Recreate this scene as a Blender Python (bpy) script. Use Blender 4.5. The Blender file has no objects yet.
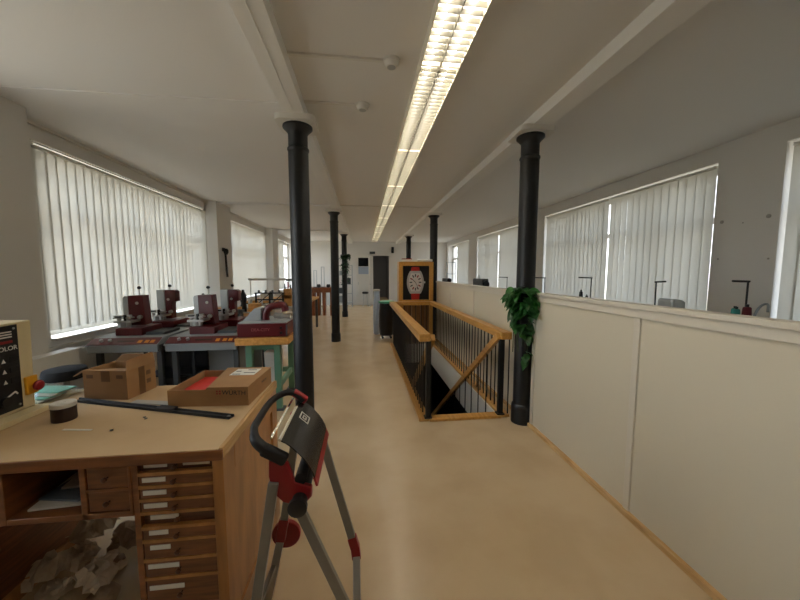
import bpy, bmesh, math, random
from mathutils import Vector, Matrix
random.seed(7)
R = math.radians
SC = bpy.context.scene
COL = SC.collection

# ------------------------------------------------------------------ helpers
def lin(h):
    h = h.lstrip('#')
    out = []
    for i in (0, 2, 4):
        c = int(h[i:i+2], 16) / 255
        out.append(c / 12.92 if c <= .04045 else ((c + .055) / 1.055) ** 2.4)
    return (*out, 1)

MATS = {}
def mat(name, c, rough=.6, metal=0, c2=None, scale=8, stretch=(1, 1, 1), bump=0, bscale=60, detail=4, emit=None, estr=0, coat=0, lo=.35, hi=.65):
    if name in MATS: return MATS[name]
    m = bpy.data.materials.new(name); m.use_nodes = True
    nt = m.node_tree; N = nt.nodes; L = nt.links
    b = N['Principled BSDF']
    b.inputs['Base Color'].default_value = lin(c)
    b.inputs['Roughness'].default_value = rough
    b.inputs['Metallic'].default_value = metal
    if coat: b.inputs['Coat Weight'].default_value = coat; b.inputs['Coat Roughness'].default_value = .15
    tc = N.new('ShaderNodeTexCoord')
    if c2:
        mp = N.new('ShaderNodeMapping'); mp.inputs['Scale'].default_value = stretch
        L.new(tc.outputs['Object'], mp.inputs['Vector'])
        no = N.new('ShaderNodeTexNoise'); no.inputs['Scale'].default_value = scale; no.inputs['Detail'].default_value = detail
        L.new(mp.outputs[0], no.inputs['Vector'])
        cr = N.new('ShaderNodeValToRGB')
        cr.color_ramp.elements[0].position = lo; cr.color_ramp.elements[0].color = lin(c)
        cr.color_ramp.elements[1].position = hi; cr.color_ramp.elements[1].color = lin(c2)
        L.new(no.outputs['Fac'], cr.inputs['Fac']); L.new(cr.outputs['Color'], b.inputs['Base Color'])
    if bump:
        n2 = N.new('ShaderNodeTexNoise'); n2.inputs['Scale'].default_value = bscale; n2.inputs['Detail'].default_value = 3
        L.new(tc.outputs['Object'], n2.inputs['Vector'])
        bp = N.new('ShaderNodeBump'); bp.inputs['Strength'].default_value = bump; bp.inputs['Distance'].default_value = .01
        L.new(n2.outputs['Fac'], bp.inputs['Height']); L.new(bp.outputs['Normal'], b.inputs['Normal'])
    if emit:
        b.inputs['Emission Color'].default_value = lin(emit); b.inputs['Emission Strength'].default_value = estr
    MATS[name] = m
    return m

def mat_translucent(name, c, t=.6, tc=None):
    m = bpy.data.materials.new(name); m.use_nodes = True
    nt = m.node_tree; N = nt.nodes; L = nt.links
    for n in list(N):
        if n.type != 'OUTPUT_MATERIAL': N.remove(n)
    out = [n for n in N if n.type == 'OUTPUT_MATERIAL'][0]
    d = N.new('ShaderNodeBsdfDiffuse'); d.inputs['Color'].default_value = lin(c)
    tr = N.new('ShaderNodeBsdfTranslucent'); tr.inputs['Color'].default_value = lin(tc or c)
    wv = N.new('ShaderNodeTexNoise'); wv.inputs['Scale'].default_value = 90
    co = N.new('ShaderNodeTexCoord'); L.new(co.outputs['Object'], wv.inputs['Vector'])
    bp = N.new('ShaderNodeBump'); bp.inputs['Strength'].default_value = .15
    L.new(wv.outputs['Fac'], bp.inputs['Height']); L.new(bp.outputs[0], d.inputs['Normal'])
    mx = N.new('ShaderNodeMixShader'); mx.inputs[0].default_value = t
    L.new(d.outputs[0], mx.inputs[1]); L.new(tr.outputs[0], mx.inputs[2]); L.new(mx.outputs[0], out.inputs[0])
    return m

def mat_glass(name, tint='#ffffff', refl=.06, rough=.02):
    m = bpy.data.materials.new(name); m.use_nodes = True
    nt = m.node_tree; N = nt.nodes; L = nt.links
    for n in list(N):
        if n.type != 'OUTPUT_MATERIAL': N.remove(n)
    out = [n for n in N if n.type == 'OUTPUT_MATERIAL'][0]
    t = N.new('ShaderNodeBsdfTransparent'); t.inputs[0].default_value = lin(tint)
    g = N.new('ShaderNodeBsdfGlossy'); g.inputs['Roughness'].default_value = rough
    lw = N.new('ShaderNodeLayerWeight'); lw.inputs['Blend'].default_value = .25
    ad = N.new('ShaderNodeMath'); ad.operation = 'MULTIPLY'; ad.inputs[1].default_value = refl * 4
    L.new(lw.outputs['Fresnel'], ad.inputs[0])
    mx = N.new('ShaderNodeMixShader'); L.new(ad.outputs[0], mx.inputs[0])
    L.new(t.outputs[0], mx.inputs[1]); L.new(g.outputs[0], mx.inputs[2]); L.new(mx.outputs[0], out.inputs[0])
    return m

def chain(o):
    M = Matrix.Identity(4)
    while o is not None:
        M = o.matrix_basis @ M; o = o.parent
    return M

class MB:
    def __init__(s): s.v = []; s.f = []
    def add(s, vs, fs):
        b = len(s.v); s.v += [Vector(p) for p in vs]; s.f += [tuple(b + i for i in f) for f in fs]; return s
    def box(s, x0, x1, y0, y1, z0, z1, M=None):
        vs = [Vector((x, y, z)) for z in (z0, z1) for x, y in ((x0, y0), (x1, y0), (x1, y1), (x0, y1))]
        if M: vs = [M @ p for p in vs]
        return s.add(vs, [(3, 2, 1, 0), (4, 5, 6, 7), (0, 1, 5, 4), (1, 2, 6, 5), (2, 3, 7, 6), (3, 0, 4, 7)])
    def prism(s, poly, ax, a0, a1, M=None):
        n = len(poly)
        def mk(p, a): return Vector({'x': (a, p[0], p[1]), 'y': (p[0], a, p[1]), 'z': (p[0], p[1], a)}[ax])
        vs = [mk(p, a0) for p in poly] + [mk(p, a1) for p in poly]
        if M: vs = [M @ p for p in vs]
        return s.add(vs, [tuple(range(n - 1, -1, -1)), tuple(range(n, 2 * n))] + [(i, (i + 1) % n, n + (i + 1) % n, n + i) for i in range(n)])
    def cyl(s, p0, p1, r0, r1=None, n=20, caps=True):
        r1 = r0 if r1 is None else r1
        p0, p1 = Vector(p0), Vector(p1); d = (p1 - p0).normalized()
        u = d.orthogonal().normalized(); w = d.cross(u)
        vs = []
        for p, r in ((p0, r0), (p1, r1)):
            vs += [p + (u * math.cos(2 * math.pi * i / n) + w * math.sin(2 * math.pi * i / n)) * r for i in range(n)]
        fs = [(i, (i + 1) % n, n + (i + 1) % n, n + i) for i in range(n)]
        if caps: fs += [tuple(range(n - 1, -1, -1)), tuple(range(n, 2 * n))]
        return s.add(vs, fs)
    def lathe(s, prof, c, n=28, M=None):
        vs = []; c = Vector(c)
        for r, z in prof:
            for i in range(n):
                a = 2 * math.pi * i / n; p = Vector((r * math.cos(a), r * math.sin(a), z))
                vs.append(c + (M @ p if M else p))
        fs = []
        for k in range(len(prof) - 1):
            for i in range(n):
                j = (i + 1) % n; fs.append((k * n + i, k * n + j, (k + 1) * n + j, (k + 1) * n + i))
        fs += [tuple(range(n - 1, -1, -1)), tuple(range((len(prof) - 1) * n, len(prof) * n))]
        return s.add(vs, fs)
    def tube(s, pts, r, n=10):
        pts = [Vector(p) for p in pts]; vs = []; up = None
        rs = r if isinstance(r, (list, tuple)) else [r] * len(pts)
        for i, p in enumerate(pts):
            d = (pts[min(i + 1, len(pts) - 1)] - pts[max(i - 1, 0)]).normalized()
            if up is None: up = d.orthogonal().normalized()
            u = (up - d * up.dot(d)).normalized(); up = u; w = d.cross(u)
            vs += [p + (u * math.cos(2 * math.pi * k / n) + w * math.sin(2 * math.pi * k / n)) * rs[i] for k in range(n)]
        fs = []
        for i in range(len(pts) - 1):
            for k in range(n):
                j = (k + 1) % n; fs.append((i * n + k, i * n + j, (i + 1) * n + j, (i + 1) * n + k))
        fs += [tuple(range(n - 1, -1, -1)), tuple(range((len(pts) - 1) * n, len(pts) * n))]
        return s.add(vs, fs)
    def bar(s, p0, p1, w, h, side=None):
        p0, p1 = Vector(p0), Vector(p1); d = (p1 - p0).normalized()
        sd = Vector(side) if side else (d.cross(Vector((0, 0, 1))) if abs(d.z) < .99 else Vector((1, 0, 0)))
        sd = (sd - d * sd.dot(d)).normalized(); u = sd.cross(d).normalized()
        vs = []
        for p in (p0, p1):
            vs += [p + sd * a * w / 2 + u * b * h / 2 for a, b in ((-1, -1), (1, -1), (1, 1), (-1, 1))]
        return s.add(vs, [(3, 2, 1, 0), (4, 5, 6, 7), (0, 1, 5, 4), (1, 2, 6, 5), (2, 3, 7, 6), (3, 0, 4, 7)])
    def sheet(s, grid, t):
        nu = len(grid); nv = len(grid[0]); g = [[Vector(p) for p in row] for row in grid]
        top = []; bot = []
        for i in range(nu):
            for j in range(nv):
                du = g[min(i + 1, nu - 1)][j] - g[max(i - 1, 0)][j]; dv = g[i][min(j + 1, nv - 1)] - g[i][max(j - 1, 0)]
                n = du.cross(dv); n = n.normalized() if n.length > 1e-9 else Vector((0, 0, 1))
                top.append(g[i][j] + n * t / 2); bot.append(g[i][j] - n * t / 2)
        K = nu * nv; fs = []
        for i in range(nu - 1):
            for j in range(nv - 1):
                a, b, c, d = i * nv + j, (i + 1) * nv + j, (i + 1) * nv + j + 1, i * nv + j + 1
                fs += [(a, b, c, d), (K + d, K + c, K + b, K + a)]
        rim = [j for j in range(nv)] + [i * nv + nv - 1 for i in range(1, nu)] + [(nu - 1) * nv + j for j in range(nv - 2, -1, -1)] + [i * nv for i in range(nu - 2, 0, -1)]
        for q in range(len(rim)):
            a, b = rim[q], rim[(q + 1) % len(rim)]; fs.append((a, b, K + b, K + a))
        return s.add(top + bot, fs)
    def build(s, name, m, parent=None, bevel=0, smooth=35):
        Mi = chain(parent).inverted() if parent else Matrix.Identity(4)
        me = bpy.data.meshes.new(name)
        me.from_pydata([Mi @ p for p in s.v], [], s.f); me.update()
        bm = bmesh.new(); bm.from_mesh(me); bmesh.ops.recalc_face_normals(bm, faces=bm.faces); bm.to_mesh(me); bm.free()
        me.materials.append(m)
        if smooth:
            me.polygons.foreach_set('use_smooth', [True] * len(me.polygons)); me.set_sharp_from_angle(angle=R(smooth))
        o = bpy.data.objects.new(name, me); COL.objects.link(o)
        if parent: o.parent = parent
        if bevel:
            b = o.modifiers.new('bevel', 'BEVEL'); b.width = bevel; b.segments = 2; b.limit_method = 'ANGLE'; b.angle_limit = R(40)
        return o

def tag(o, label, cat, group=None):
    o['label'] = label; o['category'] = cat
    if group: o['group'] = group
    return o
def thing(name, label, cat, loc=(0, 0, 0), rz=0, group=None):
    o = bpy.data.objects.new(name, None); o.empty_display_size = .1; COL.objects.link(o)
    o.location = loc; o.rotation_euler = (0, 0, rz); o.matrix_basis = Matrix.Translation(loc) @ Matrix.Rotation(rz, 4, 'Z')
    return tag(o, label, cat, group)
def struct(name, mb, m, parent=None, bevel=0):
    o = mb.build(name, m, parent, bevel)
    if not parent: o['kind'] = 'structure'
    return o
def copy_tree(o, parent=None):
    c = o.copy(); COL.objects.link(c)
    if parent: c.parent = parent
    for ch in list(o.children): copy_tree(ch, c)
    return c
def dup(o, loc, label, rz=0, group=None):
    c = copy_tree(o); c.location = loc; c.rotation_euler = (0, 0, rz); c['label'] = label
    if group: c['group'] = group
    return c
def text(name, body, size, m, parent, M, ext=.0006):
    cu = bpy.data.curves.new(name, 'FONT'); cu.body = body; cu.size = size; cu.extrude = ext; cu.align_x = 'CENTER'; cu.align_y = 'CENTER'
    t = bpy.data.objects.new('tmp', cu); COL.objects.link(t)
    dg = bpy.context.evaluated_depsgraph_get(); dg.update()
    me = bpy.data.meshes.new_from_object(t.evaluated_get(dg)); me.name = name
    bpy.data.objects.remove(t); bpy.data.curves.remove(cu)
    me.transform(chain(parent).inverted() @ M if parent else M)
    me.materials.clear(); me.materials.append(m)
    o = bpy.data.objects.new(name, me); COL.objects.link(o)
    if parent: o.parent = parent
    return o
def frame_M(origin, xdir, ydir):
    x = Vector(xdir).normalized(); y = Vector(ydir); y = (y - x * y.dot(x)).normalized(); z = x.cross(y)
    M = Matrix((x, y, z)).transposed().to_4x4(); M.translation = Vector(origin); return M

# ------------------------------------------------------------------ materials
WALL = mat('wall_paint', '#d8d5cf', .85, bump=.06, bscale=120)
WALLR = WALL
CEIL = mat('ceiling_paint', '#e3e1dd', .9, bump=.05, bscale=90)
BEAM = mat('beam_paint', '#e6e4df', .7)
FLOOR = mat('linoleum', '#bca583', .25, c2='#c4ae8d', scale=2.2, detail=10, bump=.035, bscale=35, lo=.35, hi=.6)
WHITE = mat('white_paint', '#dad7cf', .5)
BLACKM = mat('black_paint', '#0a0c0e', .5, bump=.03, bscale=150)
BLACK = mat('black_plastic', '#0d0d0f', .45)
RUBBER = mat('black_rubber', '#0c0c0d', .6)
OAK = mat('honey_wood', '#c99850', .35, c2='#b5823c', scale=5, stretch=(8, .8, 8), detail=6)
BENCH = mat('bench_wood', '#8a5228', .38, c2='#6c3d1b', scale=4, stretch=(1, 1, 9), detail=6, coat=.2)
BENCHX = mat('drawer_wood', '#7f4b25', .4, c2='#613718', scale=5, stretch=(1.2, 1, 12), detail=6, coat=.15)
BENCHD = mat('dark_drawer_wood', '#5b3014', .4, c2='#462410', scale=5, stretch=(1.2, 1, 12), detail=6)
EDGE = mat('pale_edge_wood', '#d0ad7c', .2, c2='#bb9462', scale=6, stretch=(8, 1, 8))
SIDEW = mat('side_panel_wood', '#b17a42', .35, c2='#94622f', scale=3, stretch=(6, 6, 1), detail=7, coat=.2)
MAT = mat('desk_mat_board', '#c4a880', .6, c2='#bb9d74', scale=3, detail=6)
CARD = mat('cardboard', '#a07a50', .85, c2='#956f47', scale=6, bump=.05)
CARDIN = mat('cardboard_inside', '#8d6a44', .9)
TAPE = mat('packing_tape', '#6b4a2a', .3)
PAPER = mat('paper', '#d8d5cc', .8)
BROWNP = mat('kraft_paper', '#a89078', .9, c2='#8c765e', scale=9, bump=.3, bscale=40)
BROWNP2 = mat('pale_kraft_paper', '#d0bfa6', .9, c2='#b6a388', scale=9, bump=.3, bscale=40)
RED = mat('machine_red', '#570b11', .35)
REDP = mat('red_plastic', '#8c1118', .4)
REDB = mat('bright_red', '#bf2a22', .55, c2='#ac2019', scale=14)
GREY = mat('console_grey', '#868c8e', .3)
GREYD = mat('dark_grey', '#44484a', .5)
GREYL = mat('light_grey_metal', '#a9adad', .35, .3)
STEEL = mat('steel', '#b9bab8', .28, .9)
CHROME = mat('chrome', '#d5d5d2', .12, 1)
LEG = mat('grey_leg_paint', '#807d78', .35, .45)
ALU = mat('aluminium', '#a5a29c', .35, .6)
GREEN = mat('sage_green_paint', '#5f8a70', .45)
CREAM = mat('cream_panel', '#cdc5b0', .55)
CREAMP = mat('cream_plastic', '#cdbd93', .5)
PANELW = mat('frame_white', '#cfc8b8', .5)
LEAF = mat('leaf_green', '#1f4a1e', .4, c2='#2f6a2a', scale=7)
LEAFD = mat('dark_leaf_green', '#17351c', .45, c2='#28502a', scale=9)
STEM = mat('plant_stem', '#2c3a18', .6)
YEL = mat('yellow_plastic', '#d79a1e', .4)
ORANGE = mat('orange_mark', '#d8872c', .5)
GOLDW = mat('light_pine', '#d09a50', .45, c2='#bb833c', scale=6, stretch=(6, 1, 6))
DARKROOM = mat('unlit_storey', '#2b2c2e', .9)  # dark colour stands in for the unlit storey below the stairwell
CORR = mat('corridor_paint', '#6d6e70', .8)
TREAD = mat('black_tread', '#151516', .5)
SILVERD = mat('silver_print', '#b8b4ae', .5)
TEAL = mat('teal_thread', '#2f7d78', .8)
DKRED = mat('dark_red_thread', '#5c1620', .8)
BROWND = mat('dark_brown_board', '#3a2216', .6)
RWOOD = mat('reddish_wood', '#9a5a34', .45, c2='#7a4426', scale=4, stretch=(6, 6, 1))
AQUA = mat('aqua_plastic', '#8fd6c6', .4)
BAGCL = mat('clear_bag_plastic', '#b9c6c4', .25)
MINT = mat('mint_rim', '#54a886', .4)
BINBAG = mat('black_bin_bag', '#141416', .3, bump=.6, bscale=18)
BLUEBAG = mat('pale_blue_bag', '#aebfd6', .3, bump=.5, bscale=18)
BLIND = mat_translucent('blind_fabric', '#d8d7d0', .52, '#dedcd6')
LAMP = mat('tube_glow', '#ffffff', .5, emit='#fff8ee', estr=27)
LOUVG = mat('louvre_grid_metal', '#6a675c', .35)
LOUV = mat('louvre_white', '#f0ead8', .35)
GLASS = mat_glass('window_glass')
DGLASS = mat('dark_glass', '#15181c', .08)

# ------------------------------------------------------------------ the setting
XL, XR, CZ, YB, YF = -3.28, 4.2, 3.1, -2.5, 15.9
# floor with the stairwell opening
HX0, HX1, HY0, HY1 = .70, 1.50, 3.36, 7.02
f = MB()
f.box(-3.7, HX0, YB - .2, YF + .2, -.3, 0).box(HX1, 4.7, YB - .2, YF + .2, -.3, 0)
f.box(HX0, HX1, YB - .2, HY0, -.3, 0).box(HX0, HX1, HY1, YF + .2, -.3, 0)
f.box(.4, 1.5, YF + .2, 21, -.3, 0)
struct('floor', f, FLOOR)
struct('ceiling', MB().box(-3.7, 4.7, YB - .2, YF + .2, CZ, CZ + .2), CEIL)
struct('trim_1', MB().box(-.685, -.5, YB, YF, 3.0, CZ).box(-.597, -.587, YB, YF, 2.996, 3.0), BEAM, bevel=.004)
struct('trim_2', MB().box(1.617, 1.802, YB, YF, 3.0, CZ), BEAM, bevel=.004)

# left wall: piers, header, spandrel, window openings
winL = [(-.95, 2.75), (3.735, 7.18), (8.12, 11.34), (12.2, 15.5)]
winR = [(-.95, 2.84), (3.46, 7.12), (7.85, 11.55), (12.5, 15.6)]
def side_wall(name, x_in, x_out, wins, zs):
    b = MB(); lo, hi = min(x_in, x_out), max(x_in, x_out)
    ys = [YB] + [v for w in wins for v in w] + [YF]
    for i in range(0, len(ys), 2): b.box(lo, hi, ys[i], ys[i + 1], 0, CZ)
    for y0, y1 in wins:
        b.box(lo, hi, y0, y1, 0, zs); b.box(lo, hi, y0, y1, 2.9, CZ)
    return struct(name, b, WALL)
wl = side_wall('wall_left', XL, -3.62, winL, .88)
p = MB()
for y0, y1 in ((2.80, 3.44), (7.26, 7.98), (11.46, 12.16), (15.54, YF)): p.box(XL, -3.05, y0, y1, 0, CZ)
struct('pier', p, WALL, wl)
wr = side_wall('wall_right', XR, 4.6, winR, .95)
struct('wall_back', MB().box(-3.7, 4.7, YB - .2, YB, 0, CZ), mat('back_wall_fill_cut', '#5d554a', .7))  # unseen wall, coloured dark to cut fill light on camera-facing surfaces
# far wall with a doorway
b = MB()
DX0, DX1, DZ = .50, 1.28, 2.42
b.box(-3.7, DX0, YF, YF + .2, 0, CZ).box(DX1, 4.7, YF, YF + .2, 0, CZ).box(DX0, DX1, YF, YF + .2, DZ, CZ)
struct('wall_far', b, WALL)
struct('wall_corridor', MB().box(.3, .4, YF + .2, 21, 0, 2.7).box(1.5, 1.6, YF + .2, 21, 0, 2.7).box(.3, 1.6, 21, 21.1, 0, 2.7).box(.3, 1.6, YF + .2, 21.1, 2.7, 2.8), CORR)
d = MB()
d.box(DX0 - .09, DX0, YF - .03, YF + .21, 0, DZ + .08).box(DX1, DX1 + .09, YF - .03, YF + .21, 0, DZ + .08).box(DX0, DX1, YF - .03, YF + .21, DZ, DZ + .08)
dr = struct('door_1', d, WHITE)
leaf = MB().box(-.02, .02, -.74, 0, .01, 2.38)
M = Matrix.Translation((DX0 - .06, YF - .04, 0)) @ Matrix.Rotation(R(-12), 4, 'Z')
MB().box(-.022, .022, -.78, 0, .01, 2.38, M).build('door_leaf', WHITE, dr)
MB().cyl(M @ Vector((.02, -.7, 1.05)), M @ Vector((.09, -.7, 1.05)), .012).cyl(M @ Vector((.08, -.71, 1.05)), M @ Vector((.08, -.58, 1.05)), .01).build('door_handle', STEEL, dr)
# second, closed door to the left of it
d = MB().box(-.36, -.27, YF - .05, YF, 0, 2.44).box(.36, .41, YF - .05, YF, 0, 2.44).box(-.36, .41, YF - .05, YF, 2.38, 2.46)
d2 = struct('door_2', d, WHITE)
MB().box(-.27, .36, YF - .035, YF, 0, 2.38).build('door_leaf', WHITE, d2)
MB().box(-.22, .31, YF - .045, YF - .035, 1.90, 2.32).build('transom_glass', DGLASS, d2)
MB().box(-.22, .31, YF - .045, YF - .035, 1.52, 1.88).build('glass_pane', mat('sky_reflection_glass', '#b9c6d6', .08, .2), d2)  # pale blue paints a sky reflection into the glass
MB().box(-.2, .3, YF - .042, YF - .035, .5, 1.5).build('door_panel', PAPER, d2)
MB().box(-.24, -.22, YF - .09, YF - .035, 1.0, 1.14).build('door_handle', STEEL, d2)
# baseboards
struct('baseboard_far', MB().box(-3.28, -.38, YF - .02, YF, 0, .1).box(1.38, 4.2, YF - .02, YF, 0, .1), WHITE)
struct('baseboard_left', MB().box(XL, XL + .02, 3.45, 7.25, 0, .1).box(XL, XL + .02, 8, 11.45, 0, .1), WHITE)
# cable trunking under the left windows and across the pier
struct('trim_3', MB().box(-3.05, -2.93, .6, 3.62, .55, .81).box(-3.055, -2.92, .6, 3.64, .81, .825), WHITE, bevel=.004)
struct('trim_4', MB().box(XL, -3.2, 3.62, 7.25, .60, .74).box(XL, -3.235, 3.62, 7.25, .80, .815), WHITE)
struct('trim_5', MB().box(-3.05, -.685, 7.36, 7.42, 3.06, CZ).box(-3.05, -.685, 3.07, 3.09, 3.092, CZ).box(-3.05, -.685, 11.7, 11.76, 3.06, CZ), CEIL)
struct('trim_6', MB().box(-.5, .17, 2.385, 2.41, 3.085, CZ).box(-.5, -.03, 3.01, 3.035, 3.085, CZ).box(-.5, 1.61, 7.4, 7.43, 3.085, CZ), WHITE)
struct('trim_7', MB().box(XL, XL + .025, -1, 7.25, 2.915, 2.93).box(XL, XL + .03, -1, 15.5, 3.07, CZ), WHITE)

def window(n, side, y0, y1, zs, sash=1):
    xs = -3.5 if side == 'L' else 4.48
    s = 1 if side == 'L' else -1
    b = MB(); t = .035; w = .07
    def bx(ya, yb, za, zb, tt=t): b.box(xs - tt, xs + tt, ya, yb, za, zb)
    bx(y0, y0 + w, zs, 2.9); bx(y1 - w, y1, zs, 2.9); bx(y0, y1, zs, zs + w); bx(y0, y1, 2.9 - w, 2.9)
    k = 4
    for i in range(1, k):
        yc = y0 + (y1 - y0) * i / k; bx(yc - .05, yc + .05, zs, 2.9, .03)
    bx(y0, y1, 2.22, 2.30, .03)
    o = struct(f'window_{n}', b, WHITE)
    MB().box(xs - .004, xs + .004, y0 + w * .5, y1 - w * .5, zs + w * .5, 2.9 - w * .5).build('pane', GLASS, o)
    xi = XL + .06 if side == 'L' else XR - .02
    a0, a1 = sorted((xs + s * t, xi))
    MB().box(a0, a1, y0, y1, zs, zs + .025).build('window_sill', WHITE, o, bevel=.004)
    return o
n = 1
for y0, y1 in winL: window(n, 'L', y0, y1, .88); n += 1
for y0, y1 in winR: window(n, 'R', y0, y1, .95); n += 1

def blind(side, y0, y1, tilt, label, zb=.985, zt=2.872, pitch=.112):
    x = XL + .02 if side == 'L' else XR + .03
    root = thing('vertical_blind', label, 'blind', (x, (y0 + y1) / 2, zt), 0, 'vertical blinds over the ' + ('left' if side == 'L' else 'right') + ' windows')
    MB().box(x - .02, x + .02, y0, y1, zt - .03, zt).build('headrail', WHITE, root, bevel=.003)
    b = MB(); k = int((y1 - y0) / pitch); p = (y1 - y0) / k
    c = MB()
    for i in range(k):
        yc = y0 + p * (i + .5); a = R(tilt + random.uniform(-2, 2)); hw = .067
        g = []
        for q in range(5):
            u = -1 + q * .5; bow = .0016 * (1 - u * u)
            dx = math.sin(a) * u * hw + math.cos(a) * bow; dy = math.cos(a) * u * hw - math.sin(a) * bow
            g.append([(x + dx, yc + dy, zb + random.uniform(0, .004)), (x + dx, yc + dy, zt - .03)])
        b.sheet(g, .0012)
        c.box(x - .012, x + .012, yc - .045, yc + .045, zb + .004, zb + .03)
    b.build('slat_curtain', BLIND, root, smooth=60)
    return root
LB = [(-.9, .9), (3.71, 5.42), (5.445, 7.2), (8.1, 9.70), (9.745, 11.36), (12.25, 13.85)]
LN = ['white vertical blind behind the camera on the left wall', 'nearest white vertical blind in view on the left wall', 'second white vertical blind on the left wall, behind the red tower presses',
      'white vertical blind just past the first left pier with the hanging hose', 'white vertical blind just before the second left pier',
      'white vertical blind just past the second left pier']
for (a, b_), l in zip(LB, LN): blind('L', a, b_, 7, l)
RB = [(-.9, .95), (.97, 2.80), (3.49, 5.155), (5.19, 7.06), (7.9, 9.68), (9.73, 11.5), (12.6, 14.2)]
RN = ['white vertical blind at the right behind the camera', 'white vertical blind cut by the right edge of the picture',
      'white vertical blind beside the spotted right pier, slats nearly open', 'white vertical blind between thread stands and the first right column',
      'white vertical blind hidden partly behind the first right column', 'white vertical blind above the dark sewing machine',
      'small far white vertical blind beside the uncovered right window']
for (a, b_), l, t in zip(RB, RN, (8, 8, 6, 2, 0, 0, 0)): blind('R', a, b_, t, l, zb=1.0)

# ------------------------------------------------------------------ columns
def column(x, y, label, prof_base=.1):
    root = thing('iron_column', label, 'column', (x, y, 0), 0, 'black iron columns')
    MB().lathe([(.098, .16), (.092, .2), (.092, 2.72), (.078, 2.74), (.078, 2.95)][:3] + [(.088, 2.72)], (x, y, 0)).build('shaft', BLACKM, root)
    MB().lathe([(.108, 0), (.108, .17), (.102, .2), (.092, .21)], (x, y, 0)).build('base', BLACKM, root)
    MB().lathe([(.09, 2.72), (.099, 2.735), (.099, 2.75), (.088, 2.765), (.088, 2.88), (.1, 2.9), (.135, 2.935), (.135, 2.95)], (x, y, 0)).build('capital', BLACKM, root)
    c = MB(); pts = []
    hw = .175; r = .06
    for cx, cy, a0 in ((hw - r, hw - r, 0), (-hw + r, hw - r, 90), (-hw + r, -hw + r, 180), (hw - r, -hw + r, 270)):
        for k in range(6):
            a = R(a0 + k * 18); pts.append((x + cx + r * math.cos(a), y + cy + r * math.sin(a)))
    c.prism(pts, 'z', 2.95, 3.0); pl = c.build('cap_plate', WHITE, root); pl['label'] = 'white rounded cap plate'
    return root
column(-.592, 3.2, 'nearest left black iron column, behind the grey folding stand')
column(-.64, 7.5, 'second black iron column along the left of the walkway')
column(-.66, 11.7, 'far left black iron column with a climbing plant')
column(1.68, 3.16, 'nearest right black iron column with trailing green plant')
column(1.70, 7.66, 'right black iron column just behind the watch showcase')
column(1.72, 12.1, 'far right black iron column above the showcase top')

# ------------------------------------------------------------------ partition
PX = 1.715
pw = MB()
for y0, y1 in ((-1.2, 3.05), (3.30, 7.36)): pw.box(PX + .008, PX + .052, y0, y1, .0, 1.36)
part = struct('wall_partition', pw, CREAM)
fr = MB()
for y0, y1 in ((-1.2, 3.05), (3.30, 7.36)): fr.box(PX - .004, PX + .064, y0, y1, 1.315, 1.3699)
for y in (-1.2, .4, 1.79, 3.005, 3.30, 4.82, 6.15, 7.32): fr.box(PX - .004, PX + .064, y, y + .045, .036, 1.3149)
fr.build('partition_frame', PANELW, part, bevel=.003)
cp = MB()
for y0, y1 in ((-1.2, 3.052), (3.29, 7.38)): cp.box(PX - .015, PX + .075, y0, y1, 1.37, 1.40)
cp.build('cap_rail', PANELW, part, bevel=.003)
sk = MB()
for y0, y1 in ((-1.2, 3.052), (3.29, 7.38)): sk.box(PX - .022, PX + .008, y0, y1, 0, .035)
sk.build('skirting', EDGE, part)

# ------------------------------------------------------------------ stairwell
w = MB()
w.box(HX1 - .012, HX1 - .001, HY0 + .002, HY1 - .002, -.43, -.001).box(HX0 + .001, HX0 + .012, HY0 + .002, HY1 - .002, -.43, -.001)
w.box(HX0 + .012, HX1 - .012, HY1 - .012, HY1 - .001, -.43, -.001).box(HX0 + .012, HX1 - .012, HY0 + .001, HY0 + .009, -.43, -.001)
struct('wall_stairwell', w, WHITE)
lw = MB()
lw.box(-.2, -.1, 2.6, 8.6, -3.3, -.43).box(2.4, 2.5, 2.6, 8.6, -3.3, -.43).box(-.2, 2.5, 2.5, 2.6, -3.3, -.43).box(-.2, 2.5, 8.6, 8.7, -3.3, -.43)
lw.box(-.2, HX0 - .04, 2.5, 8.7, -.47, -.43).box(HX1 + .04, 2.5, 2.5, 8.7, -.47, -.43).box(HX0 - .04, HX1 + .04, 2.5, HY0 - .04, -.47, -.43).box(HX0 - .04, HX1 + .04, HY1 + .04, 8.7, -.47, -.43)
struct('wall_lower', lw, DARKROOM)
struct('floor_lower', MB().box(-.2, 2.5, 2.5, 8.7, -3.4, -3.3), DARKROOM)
st = thing('staircase', 'dark staircase going down inside the railing', 'stairs', (1.1, HY0, -3.3))
rise, run = .19, .26
for i in range(12):
    y = HY0 + .01 + i * run; z = -rise * (i + 1)
    MB().box(HX0 + .05, HX1 - .05, y, y + run + .03, z - .035, z).build('tread', TREAD, st)
for x in (HX0 + .015, HX1 - .05):
    MB().prism([(HY0 + .01, -.05), (HY0 + 12.2 * run, -.05 - 12.2 * rise * 1.0), (HY0 + 12.2 * run, -.33 - 12.2 * rise), (HY0 + .01, -.33)], 'x', x, x + .035).build('stringer', BLACKM, st)
rl = thing('stair_railing', 'black baluster railing with honey wood handrail around the stairwell', 'railing', (1.1, 3.3, 0))
# wooden curb around the opening
MB().box(.585, .70, 3.27, 7.06, 0.001, .03).build('curb', OAK, rl, bevel=.003)
MB().box(1.50, 1.6, 3.27, 7.06, 0.001, .03).build('curb', OAK, rl, bevel=.003)
MB().box(.70, 1.50, 3.25, 3.36, 0.001, .03).build('curb', OAK, rl, bevel=.003)
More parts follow.
